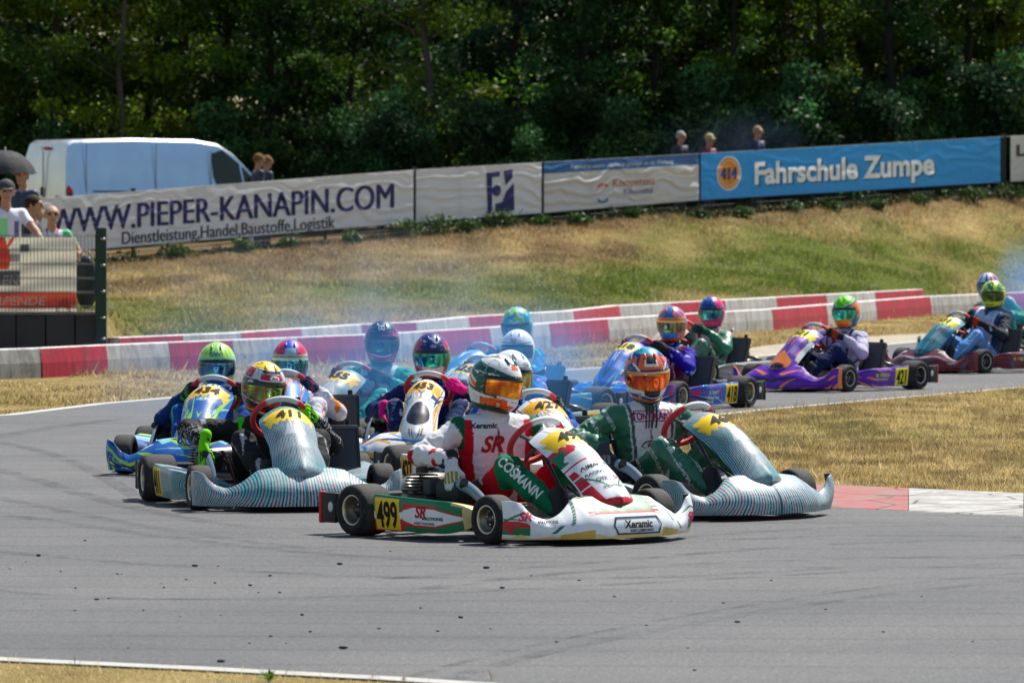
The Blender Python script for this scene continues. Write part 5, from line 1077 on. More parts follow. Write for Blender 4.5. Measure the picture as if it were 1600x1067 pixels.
    for s in (-1, 1):
        M, el = hands[s]; mb = MB(); HV = HAND[0].copy(); HF = HAND[1]
        if s > 0: HV = HV*[1, 1, -1]; HF = HF[:, ::-1].copy()
        g = np.tile(C3(*glove[0]), (len(HV), 1)); g[(HV[:, 0] > .035) & (HV[:, 2]*(1 if s < 0 else -1) > .006) & (np.abs(np.sin(HV[:, 1]*150)) > .35)] = glove[1]; g[HV[:, 0] < -.045] = glove[2] if len(glove) > 2 else glove[1]
        mb.add(HV*1.06, HF, g); mb.build('glove', M_CLOTH, body, M=M)
        an, kn = ank[s]; dd = kn-an; Mb = frame_M(an, (1, 0, .35), (0, 1, 0)); mb = MB(); mb.add(BOOT[0], BOOT[1], boot); mb.build('boot', M_CLOTH, body, M=Mb)
    hy = yawl; Mh = np.eye(4); Mh[:3, :3] = rotz(hy)@rot_axis((1, 0, 0), roll)@rot_axis((0, 1, 0), -pitch); Mh[:3, 3] = Hd+np.array([0, 0, .005])
    build_helmet(body, Mh, helm, visor, hi, logo, vis_band)
    return body
# ------------------------------------------------------------------ helmet and suit designs
def HL(base, *layers):
    """layers: (function(az, el) -> mask, colour)"""
    def f(A, E, P):
        n = vn(P, 12, 4)-.5; c = np.tile(C3(*base), (len(A), 1))
        for fn, col in layers: m = fn(A+n*.12, E+n*.10, np.abs(A)); c[m] = col
        if len(layers) > 2: q = vn(P*[1, 1, 1.6], 19, 14); m = (np.abs(q-.5) < .022) & (np.abs(A) > .45) & (E > -.8); c[m] = c[m]*.25+np.array([.55, .57, .6])*.75; m = (np.abs(q-.44) < .014) & (np.abs(A) > .45); c[m] = c[m]*.25
        return c
    return f
W3 = (.80, .81, .82); K3 = (.015, .015, .018); DG = (.005, .09, .045); OR = (.85, .13, .02)
H499 = HL(W3, (lambda A, E, a: (E > .32) & (E < .62-.25*np.cos(A)), DG), (lambda A, E, a: np.abs(E-.78-.35*np.sin(a*1.3)) < .055, DG), (lambda A, E, a: (np.abs(E-.95-.5*np.sin(a*1.1)) < .05) & (a > .5), OR), (lambda A, E, a: (a > 1.3) & (a < 2.6) & (np.abs(E-.15-.35*(a-1.9)) < .11), DG), (lambda A, E, a: (a > 1.6) & (a < 2.7) & (np.abs(E+.12-.35*(a-1.9)) < .07), OR), (lambda A, E, a: (E < -.42) & (E > -.86-.05*a) & (a < 1.5) & (E < -.50-.03*np.cos(A*5)), OR), (lambda A, E, a: (a < .42) & (E > -.64) & (E < -.38), W3), (lambda A, E, a: np.abs(E+.42-.15*(a-1)) < .05*(a > .8), DG), (lambda A, E, a: (E < -.82), DG), (lambda A, E, a: (a > 1.25) & (a < 1.7) & (np.abs(E) < .3), DG), (lambda A, E, a: (a < .25) & (np.abs(E-.68) < .10), (.8, .3, .22)))
NB = (.01, .04, .20)
H46 = HL(NB, (lambda A, E, a: E > 1.05, (.05, .32, .42)), (lambda A, E, a: (E > .40) & (E < 1.0) & (a < .75), OR), (lambda A, E, a: (E > .5) & (E < .9) & (a < .42), (.75, .72, .70)), (lambda A, E, a: (E > .62) & (E < .98) & (a < .28), K3), (lambda A, E, a: np.abs(E-.42-.5*(a-.8)) < .05, (.75, .75, .75)), (lambda A, E, a: (a > .9) & (np.abs(E-.55+.4*(a-1.4)) < .13), OR), (lambda A, E, a: (a > 1.2) & (np.abs(E-.0-.3*np.sin(a*3)) < .10), OR), (lambda A, E, a: (E < -.40) & (E > -.62), W3), (lambda A, E, a: (E < -.62) & (E > -.76), NB), (lambda A, E, a: (E < -.76), (.85, .20, .03)), (lambda A, E, a: (a < .45) & (E < -.36) & (E > -.60), K3), (lambda A, E, a: np.abs(E+.64-.1*a) < .02, W3))
H411 = HL((.02, .018, .03), (lambda A, E, a: E > .92, (.85, .58, .01)), (lambda A, E, a: (np.abs(E-.88) < .03), (.7, .7, .7)), (lambda A, E, a: (E > .42) & (E < .66) & (a < .62), (.50, .01, .03)), (lambda A, E, a: (E > .40) & (E < .80) & (a > .66) & (a < 1.15), (.55, .57, .60)), (lambda A, E, a: (E > .38) & (a > 1.2) & (E < .86), (.42, .01, .03)), (lambda A, E, a: (np.abs(E-.40) < .018) | (np.abs(E-.69+.0*a) < .016) & (a < .66), (.6, .6, .6)), (lambda A, E, a: (a > 1.3) & (np.abs(E+.28+.25*(a-2)) < .04), (.35, .02, .05)), (lambda A, E, a: (np.abs(E+.42-.14*(a-1.1)) < .022) & (a > .5), (.6, .55, .5)), (lambda A, E, a: (a < .62) & (E < -.36) & (E > -.52), (.5, .01, .02)), (lambda A, E, a: (E < -.84), (.75, .45, .02)), (lambda A, E, a: (E < -.70) & (E > -.78) & (a > .3), (.5, .03, .04)))
H434 = HL((.30, .62, .42), (lambda A, E, a: (E > .42) & ((a*3.2) % 1 > .42-.25*(E-.5)), (.50, .78, .03)), (lambda A, E, a: (E > .5) & (np.abs((a*3.2) % 1-.30) < .07), (.02, .20, .20)), (lambda A, E, a: (a > .9) & (E < -.3), (.42, .72, .04)), (lambda A, E, a: (a < .8) & (E < -.36) & (E > -.72), (.02, .10, .35)), (lambda A, E, a: (a > 1.3) & (np.abs(E) < .25), (.35, .60, .5)), (lambda A, E, a: (E < -.74), (.5, .62, .66)))
H5 = HL((.06, .22, .60), (lambda A, E, a: (E > .40) & (a > .45) & (a < 1.5), (.60, .06, .12)), (lambda A, E, a: (E > .8) & (a < .6), (.02, .07, .48)), (lambda A, E, a: (E > .42) & (E < .75) & (a < .38), (.35, .50, .62)), (lambda A, E, a: (E > .28) & (E < .42), (.45, .48, .35)), (lambda A, E, a: (E < -.38) & (a < .55), (.60, .50, .36)), (lambda A, E, a: (E < -.62) & (a < .5), (.80, .32, .14)), (lambda A, E, a: (a > .6) & (E < -.3), (.03, .18, .50)))
H6 = HL((.02, .04, .09), (lambda A, E, a: (E > .34) & (E < .48) & (A > 0), (.5, .10, .20)), (lambda A, E, a: (a > .9) & (E > -.6) & (E < .7) & ((a*2.1) % 1 > .55), (.42, .03, .10)), (lambda A, E, a: (E < -.45), (.42, .09, .15)), (lambda A, E, a: (np.abs(E+.52) < .04) & (a < .7), (.6, .55, .6)), (lambda A, E, a: (np.abs(np.hypot(a-.14, (E-.85)) - .13) < .03), (.6, .62, .65)))
H7 = HL((.012, .025, .14), (lambda A, E, a: (np.abs(np.sin(A*7)*.12+E-.86) < .06) & (a < .8), (.35, .42, .60)), (lambda A, E, a: (a > .75) & (a < 1.5) & (E > .30) & (E < .8) & ((a*5+E*3) % 1 > .45), (.70, .10, .16)), (lambda A, E, a: (E < -.36) & (a < .75), (.82, .68, .70)), (lambda A, E, a: (E < -.66), (.75, .30, .34)), (lambda A, E, a: (a > .8) & (E < -.32) & ((a*4-E*3) % 1 > .5), (.65, .06, .14)))
HWHITE = HL((.74, .77, .84), (lambda A, E, a: (np.abs(a-.72) < .03) & (np.abs(E-.80) < .16), (.08, .08, .09)), (lambda A, E, a: (np.abs(E-.39) < .022) & (a < 1.2), (.04, .04, .05)))
H10 = HL((.03, .30, .60), (lambda A, E, a: (vn(np.stack([A*3, E*4, A*0], 1), 1.1, 3) > .52), (.35, .62, .12)), (lambda A, E, a: (vn(np.stack([A*3, E*4, A*0], 1), 1.4, 8) > .66), (.45, .70, .75)), (lambda A, E, a: E < -.5, (.02, .10, .40)))
H418 = HL((.02, .16, .52), (lambda A, E, a: (E > .40) & (a > .35) & ((a*2.0+E*1.2) % 1 > .48), (.78, .16, .06)), (lambda A, E, a: (E > .30) & (E < .43), (.85, .28, .06)), (lambda A, E, a: (E < -.36) & (a < .6), (.10, .28, .65)), (lambda A, E, a: (a > .62) & (E < .1) & ((a*3-E*2) % 1 > .4), (.80, .20, .08)), (lambda A, E, a: E < -.72, (.75, .15, .1)))
H12 = HL((.68, .06, .20), (lambda A, E, a: (E > .55) & (A < .75), (.02, .08, .35)), (lambda A, E, a: (a < .8) & (E > .28) & (E < .6), (.02, .06, .26)), (lambda A, E, a: (E < -.5) & (a < .7), (.75, .25, .35)), (lambda A, E, a: (a > 1.3) & (np.abs(E-.2) < .10), (.05, .10, .4)))
H421 = HL((.10, .55, .05), (lambda A, E, a: (E > .5) & (np.sin(A*6+E*9) > .3), (.30, .75, .04)), (lambda A, E, a: (np.abs(E-.42-.25*(a-.6)) < .07) & (a > .4), (.05, .10, .40)), (lambda A, E, a: (a > 1.0) & (E < .55) & (E > -.3), (.85, .30, .16)), (lambda A, E, a: (np.abs(E-.50-.25*(a-.6)) < .03) & (a > .4), (.75, .7, .7)), (lambda A, E, a: (E < -.36) & (a < .8), (.88, .30, .05)), (lambda A, E, a: (E < -.60), (.85, .22, .03)), (lambda A, E, a: (a > 1.0) & (E < -.3), (.03, .12, .30)))
H14 = HL((.58, .72, .02), (lambda A, E, a: (vn(np.stack([A*3, E*4, A*0], 1), 1.2, 5) > .60) & (E > .35), (.04, .18, .16)), (lambda A, E, a: (a > 1.1) & ((E*4+a) % 1 > .62), (.05, .12, .05)), (lambda A, E, a: (E < -.70), (.02, .02, .02)), (lambda A, E, a: (a < .5) & (np.abs(E+.55) < .05), (.1, .1, .02)))
H15 = HL((.6, .62, .66), (lambda A, E, a: (E > .4) & ((a*2) % 1 > .5), (.03, .15, .55)), (lambda A, E, a: (a > .8) & (E > .1) & ((a*3) % 1 > .55), (.65, .04, .06)), (lambda A, E, a: (a < .9) & (E < -.1), (.05, .16, .40)))

def S499(V, tg, w, t, side, front, hgt, al):
    c = np.tile(C3(.70, .69, .70), (len(V), 1)); a = np.abs(side); to = (tg == 'torso') | (tg == 'shoulder')
    c[to & (a > .145-.02*sstep(.25, .05, hgt)) & (hgt < .46)] = REDP*.9; m = to & (a > .09) & (hgt > .50); c[m] = REDP; c[to & (a > .185) & (hgt > .30)] = GRN*.55
    ar = np.char.startswith(tg, 'arm'); c[ar & (al-al[ar].min() < .0)] = GRN
    for s in (-1, 1):
        m = tg == 'arm%d' % s
        if m.any(): q = (al[m]-al[m].min())/(np.ptp(al[m])+1e-6); cc = c[m]; cc[q < .22] = GRN*.55; lowm = (V[m][:, 2] < np.interp(q, [0, 1], [1, 1])*(V[m][:, 2].mean()-.045)); cc[lowm & (q > .2)] = REDP*.8; c[m] = cc
        m = tg == 'fore%d' % s
        if m.any(): q = (al[m]-al[m].min())/(np.ptp(al[m])+1e-6); cc = c[m]; cc[q > .86] = K_; n = vn(V[m], 34, 2); cc[(q > .40) & (q < .62) & (n > .58)] = REDP; cc[(q > .60) & (q < .8) & (n > .66)] = (.05, .04, .1); c[m] = cc
    th = np.char.startswith(tg, 'thigh'); sn = np.char.startswith(tg, 'shin'); c[th] = REDP*.95; q = V[:, 0]; c[th & (q > .17+.05*(vn(V, 14, 3)))] = GRN; c[sn] = GRN; c[sn & (vn(V, 9, 2) > .80)] = GRN*.5
    c[to & (a < .004)] = (.1, .1, .12); return c
def S46(V, tg, w, t, side, front, hgt, al):
    g = C3(.004, .13, .06); wh = C3(.66, .68, .72); c = np.tile(g, (len(V), 1)); a = np.abs(side); to = (tg == 'torso') | (tg == 'shoulder'); wd = .100+.02*sstep(.15, .45, hgt)
    c[to & (a < wd) & (front > -.03) & (hgt > .03)] = wh; c[to & (np.abs(a-wd-.022) < .004)] = wh; c[to & (np.abs(a-wd-.004) < .005)] = (.01, .01, .01); c[to & (a > .085) & (hgt > .49) & (a < .19)] = REDP
    for i in range(2):
        m = ~to & (np.abs(np.sin(al*0+((V*[1, 1.4, 1.0]).sum(1))*17+i*.35)) < .07); c[m] = wh
    c[to & (a < .004)] = (.1, .1, .12); return c
def S411(V, tg, w, t, side, front, hgt, al):
    k = C3(.012, .012, .014); lm = C3(.07, .62, .03); c = np.tile(k, (len(V), 1)); to = (tg == 'torso') | (tg == 'shoulder'); a = np.abs(side)
    arc = np.hypot(a-.02, (hgt-.24)); c[to & (np.abs(arc-.185) < .028) & (front > -.06) & (a > .04)] = lm; 
    for s in (-1, 1):
        m = tg == 'fore%d' % s; n = np.abs(np.sin(al*150+vn(V, 22, 3)*7)) < .28; c[m & n & (vn(V, 8, 7) > .30)] = (.45, .45, .46)
        m = tg == 'shin%d' % s; c[m & (np.abs(np.sin(V[:, 0]*40+V[:, 2]*30)) < .22) & (vn(V, 12, 8) > .45)] = (.4, .4, .42); m = (tg == 'arm%d' % s) & (vn(V, 20, 4) > .72) & (V[:, 2] > V[m, 2].mean()+.02 if (m := tg == 'arm%d' % s).any() else False); c[m] = (.35, .35, .38)
    return c
def SG(base, front_c, accent, arm=None, leg=None, seed=1, w_=.11, pat=.55):
    base, front_c, accent = C3(*base), C3(*front_c), C3(*accent)
    def f(V, tg, w, t, side, front, hgt, al):
        c = np.tile(base, (len(V), 1)); a = np.abs(side); to = (tg == 'torso') | (tg == 'shoulder'); c[to & (a < w_)] = front_c; c[to & (np.abs(a-w_-.01) < .012)] = accent
        fa = np.char.startswith(tg, 'fore') | np.char.startswith(tg, 'arm'); lg = np.char.startswith(tg, 'thigh') | np.char.startswith(tg, 'shin')
        if arm is not None: c[fa] = arm
        if leg is not None: c[lg] = leg
        n = vn(V*[1, 1, .6], 26, seed); c[(n > pat+.12) & fa & (vn(V, 7, seed+1) > .4)] = accent; m = lg & (np.abs(np.sin((V[:, 0]+V[:, 2])*18)) < .12); c[m] = accent
        c[to & (np.abs(hgt-.42) < .02) & (a < w_*.7) & (n > .45)] = accent; return c
    return f

# ------------------------------------------------------------------ the field
def place(px, py): p = gnd(px, py); return (p[0], p[1])
V2o, Fo = ring2d(.62, .30, .06, 8)
_hx = np.array([(-1, 0), (-.86, .3), (-.3, .3), (.3, .3), (.86, .3), (1, 0), (.86, -.3), (.3, -.3), (-.3, -.3), (-.86, -.3)], float)
_hd = np.concatenate([_hx[i]+(_hx[(i+1) % 10]-_hx[i])*np.linspace(0, 1, 8, endpoint=False)[:, None] for i in range(10)]); hexring = (np.concatenate([_hd, _hd*[.95, .84]]), np.array([[j, (j+1) % 80, (j+1) % 80+80, j+80] for j in range(80)]))
_old = (np.array([(-1, 0), (-.86, .3), (.86, .3), (1, 0), (.86, -.3), (-.86, -.3), (-.95, 0), (-.83, .25), (.83, .25), (.95, 0), (.83, -.25), (-.83, -.25)], float), np.array([[j, (j+1) % 6, (j+1) % 6+6, j+6] for j in range(6)]))
def LP(a, b, P, part, f=shard_livery([PUR, PEACH, PUR*1.8, C3(.45, .25, .5), K_, PEACH], 31, 22)):
    c = f(a, b, P, part); q = np.abs(a)
    if part == 'panel': c[(b > .10) & (b < .38-.18*q) & (q < .72)] = PEACH; c[(b > .06) & (b < .17-.04*q) & (q < .5)] = K_; c[(q > .80) & (b > .3) & (b < .7)] = W_*.8; c[(q < .35) & (b > .42) & (b < .64) & ((b*36) % 1 < .4)] = K_
    if part == 'nose': c[(q > .93) | ((q > .55) & (b > .9))] = PEACH
    return c
def LR(a, b, P, part, f=shard_livery([C3(.04, .14, .20), C3(.20, .36, .44), K_, C3(.5, .55, .6), C3(.06, .22, .28)], 41, 22), g=shard_livery([C3(.13, .008, .022), K_, C3(.38, .01, .05), K_, C3(.5, .5, .52), C3(.05, .10, .14)], 42, 18)):
    return f(a, b, P, part) if part == 'panel' else g(a, b, P, part)
k1, a1 = place(800, 838), R(-51)
d499 = dict(pod=[('SR', .02, .150, .085, .085, (.55, .01, .02), .35), ('SOLUTIONS', .115, .118, .030, .022, (.03, .03, .03), 0), ('KART RACING', .05, .090, .026, .018, (.1, .1, .1), 0)],
            panel=[('AIMAK', -.055, .43, .036, .036, (.04, .05, .06), .2), ('KTM', .065, .44, .032, .032, (.04, .05, .06), 0), ('RACING', -.06, .36, .028, .028, (.05, .06, .08), .2), ('OTK', -.045, .29, .034, .036, (.04, .04, .1), 0), ('DR', .055, .30, .03, .032, (.5, .03, .1), 0), ('SOLUTIONS', 0, .22, .024, .022, (.05, .06, .08), 0)],
            nose=[('Xeramic', .05, .108, .056, .056, (.01, .01, .012), .15, .0), ('KART LUBRICANTS', .07, .073, .019, .019, (.02, .02, .02), 0, .0), (hexring, .05, .100, .170, .155, (.01, .04, .05), 0, .0), ('SR', -.560, .158, .066, .066, (.6, .03, .08), .3, -.7), ('SOLUTIONS', -.455, .128, .020, .020, (.03, .03, .04), 0, -.5), ('SR', .56, .12, .075, .075, (.6, .03, .08), .2, .55)])
build_kart('white, red and green kart numbered 499, leading the pack', k1, a1, livery499, '499', '499', rear_end=(.5, .02, .02), decals=d499)
driver('driver in white, red and green suit reaching down beside the white 499 kart', k1, a1, (774, 597), S499, H499, tyaw=-.42, glove=[(.62, .60, .60), (.30, .24, .05), K3], headyaw=R(-42), pitch=-.20, roll=-.10, rhand=((-.02, -.40, .375), (.45, -.35, -.75), (.85, .45, .25)), visor=(.95, .26, .02), logo=[('txt', 'R1', 0.0, .30, .03, (.6, .6, .5))], vis_band=(.02, .02, .02), neck=(.01, .06, .03),
       decals=[('SR', 'chest', -.045, -.03, .12, .12, (.35, .01, .02), .35), ('Xeramic', 'chest', -.085, .07, .045, .04, (.03, .03, .05), .2), ('OMP', 'chest', -.03, -.33, .05, .05, (.05, .07, .2), 0), ('COSMANN', 'shin', .13, .012, .064, .075, (.75, .78, .75), 0)])
k2, a2 = place(1038, 802), R(-50)
TK = stripes_livery(1)
build_kart('kart with fine teal and white lines, number 46, right of the white kart', k2, a2, TK, '466', None, decals=None)
driver('driver in green suit with white chest panel and orange and blue helmet', k2, a2, (1010, 583), S46, H46, tyaw=-.38, glove=[(.04, .04, .05), (.2, .2, .2), (.01, .1, .05)], headyaw=R(-78), pitch=-.28, roll=.06, rhand=((-.05, -.42, .36), (.45, -.35, -.75), (.85, .45, .25)), visor=(.85, .12, .02), mat=M_SATIN, vis_band=(.5, .3, .2), neck=(.01, .06, .03),
       decals=[('TONY KART', 'chest', .0, .055, .044, .060, (.30, .01, .08), 0), (hexring, 'chest', .0, .055, .125, .11, (.30, .01, .08), 0), ('////', 'chest', .0, .05, .075, .17, (.03, .06, .05), 0), ((V2o, Fo), 'chest', .02, -.12, .16, .13, (.03, .05, .08), 0), (disc2d(.8, .35), 'chest', .03, -.12, .08, .09, (.5, .02, .05), 0), ('AUTOTUNE', 'thigh', .16, .0, .045, .05, (.6, .65, .6), 0)])
k3, a3 = place(426, 788), R(-76)
build_kart('kart with fine teal and white lines and number 411, left front of the pack', k3, a3, stripes_livery(2), '411', '411', yel=YEL)
driver('driver in black suit with lime green chest arc, lime glove and yellow-topped dark helmet', k3, a3, (412, 604), S411, H411, [(.16, .62, .02), (.03, .05, .02), (.16, .62, .02)], headyaw=R(-66), pitch=-.22, roll=-.06, rhand=((.06, -.43, .345), (.35, -.20, -.85), (.90, .2, .3)), hintz=.15, visor=(.22, .30, .10), vis_band=(.02, .02, .02), logo=[('ovalw', 'Arai', 0.1, .54, .040, (.35, .01, .02)), ('ovalw', 'Arai', -1.12, .22, .034, (.02, .02, .02))])
k4, a4 = place(347, 736), R(-99)
build_kart('blue kart with lime and white shards, number 434, far left of the pack', k4, a4, shard_livery([C3(.02, .12, .42), LIME, NAV, C3(.35, .60, .62), LIME*.9, W_, NAV], 6, 34), '434', None, yel=C3(.85, .48, .03))
driver('driver in blue and lime suit with lime green and pale blue helmet', k4, a4, (339, 570), SG((.02, .07, .30), (.03, .12, .42), (.12, .62, .05), (.015, .04, .14), None, 3, pat=.48), H434, [K3, (.1, .3, .1), K3], headyaw=R(-90), pitch=-.12, visor=(.04, .18, .48), logo=[('txt', 'SW', 0, .62, .05, (.02, .2, .2))], hi=True)
k5, a5 = place(440, 722), R(-84)
build_kart('kart hidden behind the black-suited driver, only its radiator and rear wheels showing', k5, a5, shard_livery([C3(.05, .2, .5), W_, ORG, NAV], 5, 20), '', None)
driver('driver in white suit with orange shoulder, red and blue helmet with pale chin', k5, a5, (453, 565), SG((.62, .63, .70), (.16, .32, .60), (.75, .25, .08), None, None, 5), H5, [(.02, .03, .07), (.2, .05, .1), (.02, .03, .08)], headyaw=R(-86), visor=(.05, .35, .62), hi=True, vis_band=(.5, .45, .35))
k6, a6 = place(577, 703), R(-116)
build_kart('kart with pale teal lines and number 455, behind the pink-gloved driver', k6, a6, stripes_livery(3), '455', None, yel=C3(.80, .52, .08))
driver('driver in white and green suit with dark navy helmet with red stripes', k6, a6, (597, 534), SG((.03, .30, .24), (.45, .58, .64), (.55, .68, .68), None, None, 6), H6, [(.02, .03, .04), (.1, .1, .1), (.02, .03, .04)], headyaw=R(-90), visor=(.04, .12, .22))
k7, a7 = place(677, 726), R(-97)
OG = shard_livery([W_*.95, GOLD, NAV, GOLD, C3(.2, .4, .62)], 12, 22)
build_kart('white and orange kart with a round dark opening in its front panel, number 453', k7, a7, OG, '453', None, yel=C3(.85, .45, .08), nose_hole=True, ps=.82)
driver('driver in dark navy suit with pink gloves and navy and pink helmet', k7, a7, (674, 555), SG((.015, .03, .10), (.02, .035, .12), (.55, .42, .30), None, None, 7), H7, [(.80, .06, .26), (.85, .12, .32), (.80, .06, .26)], headyaw=R(-84), pitch=-.14, rhand=((.0, -.35, .33), (.3, -.1, -.9), (.95, .1, .3)), visor=(.03, .36, .42), logo=[('oval', 'Arai', 0, .56, .030, (.6, .62, .7))])
k9, a9 = place(812, 769), R(-70)
build_kart('white and orange kart right behind the driver of kart 499', k9, a9, OG, '427', '427', yel=C3(.85, .42, .05), nose_hole=False)
driver('driver with large plain white helmet, directly behind the driver of kart 499', k9, a9, (797, 585), SG((.05, .12, .35), (.10, .22, .50), (.80, .42, .30), None, None, 9), HWHITE, [K3, (.2, .2, .2), K3], headyaw=R(-58), pitch=-.16, visor=(.35, .32, .20), logo=[('oval', 'Arai', .28, .56, .040, (.02, .02, .03))])
k8, a8 = place(784, 688), R(-126)
build_kart('kart with teal lined front panel seen left of the two white helmets', k8, a8, stripes_livery(4), '425', '427', yel=C3(.82, .6, .12))
driver('driver with smaller white helmet and blue and salmon suit, behind the other white helmet', k8, a8, (809, 546), SG((.05, .18, .50), (.08, .2, .5), (.75, .32, .25), None, None, 10), HWHITE, [K3, (.2, .2, .2), K3], headyaw=R(-100), pitch=-.10, visor=(.03, .10, .30), logo=[('oval', 'Arai', -.1, .56, .038, (.02, .02, .03))])
k10, a10 = place(785, 657), R(-130)
build_kart('kart almost hidden behind the white-helmeted drivers, rear wheel showing', k10, a10, shard_livery([C3(.02, .2, .45), LIME, W_, NAV], 8, 20), '', None, hi=False)
driver('driver with bright blue and lime helmet peeking over the white helmets', k10, a10, (808, 508), SG((.03, .15, .4), (.05, .3, .4), (.2, .6, .3), None, None, 11), H10, [K3, K3, K3], headyaw=R(-110), pitch=-.3, visor=(.03, .2, .4), hi=False)
k11, a11 = place(1078, 634), R(-121)
k11 = place(1020, 638)
BR = shard_livery([C3(.04, .12, .50), C3(.60, .04, .12), W_*.8, C3(.06, .35, .65), K_, C3(.04, .12, .5)], 21, 26)
d418 = dict(pod=[('R. KART', .06, .150, .045, .04, (.7, .7, .75), .1), ('Racing Team', .06, .105, .036, .034, (.7, .7, .75), 0)])
build_kart('blue and red kart with number 418 on its side pod', k11, a11, BR, '418', '418', rear_end=(.03, .03, .03), yel=C3(.85, .62, .05), decals=d418)
driver('driver in navy and red suit with blue and orange helmet, in kart 418', k11, a11, (1050, 505), SG((.14, .01, .05), (.03, .04, .22), (.45, .48, .62), (.06, .05, .30), None, 12), H418, [K3, K3, K3], headyaw=R(-104), pitch=-.15, visor=(.16, .2, .18), vis_band=(.8, .26, .06))
k12, a12 = place(1092, 599), R(-132)
build_kart('kart with orange and white side bar, behind kart 418', k12, a12, shard_livery([C3(.5, .5, .5), ORG, W_, GRN], 14, 18), '', None, hi=False)
driver('driver in shiny green suit with white chest and pink and navy helmet', k12, a12, (1112, 487), SG((.006, .16, .09), (.52, .55, .58), (.5, .1, .14), None, None, 13), H12, [(.01, .08, .05), K3, K3], headyaw=R(-112), pitch=-.14, visor=(.04, .28, .42), mat=M_SATIN, hi=False)
k13, a13 = place(1299, 609), R(-129)
d421 = dict(pod=[('SK WERKE', .06, .150, .045, .045, (.75, .65, .05), 0), ('MOTORSPORT', .06, .110, .028, .026, (.6, .6, .6), 0)])
build_kart('purple and peach kart with number 421 on its side pod', k13, a13, LP, '421', '421', rear_end=(.35, .05, .05), rimc=(.12, .12, .14), yel=C3(.80, .72, .02), decals=d421)
driver('driver in silver-lilac suit with lime and orange helmet, in the purple kart', k13, a13, (1322, 486), SG((.50, .48, .62), (.40, .42, .62), (.04, .04, .10), None, (.012, .02, .07), 14), H421, [K3, (.5, .1, .05), K3], headyaw=R(-118), pitch=-.16, visor=(.03, .42, .5), decals=[('bpm', 'chest', 0, .09, .09, .08, (.03, .03, .06), 0)])
k14, a14 = place(1522, 581), R(-134)
build_kart('dark red and blue-grey kart with a tinted front panel, right side of the picture', k14, a14, LR, '431', None, rimc=(.08, .08, .09), yel=C3(.75, .70, .04), decals=dict(pod=[('SK WERKE', .02, .150, .05, .045, (.6, .5, .15), 0)]))
driver('driver in white and blue suit with black sleeves and neon yellow helmet', k14, a14, (1552, 460), SG((.04, .08, .16), (.42, .55, .80), (.6, .62, .7), (.02, .025, .035), (.25, .42, .75), 15), H14, [K3, (.6, .08, .04), K3], headyaw=R(-112), pitch=-.14, visor=(.05, .10, .03))
k15, a15 = place(1560, 556), R(-132)
build_kart('kart hidden behind the neon yellow helmet, at the right edge', k15, a15, shard_livery([C3(.05, .2, .15), W_, REDP, NAV], 9, 20), '', None, hi=False)
driver('driver with red, white and blue helmet peeking out behind the neon yellow helmet', k15, a15, (1544, 446), SG((.05, .25, .15), (.3, .4, .4), (.5, .5, .5), None, None, 16), H15, [K3, K3, K3], headyaw=R(-120), visor=(.05, .2, .45), hi=False)

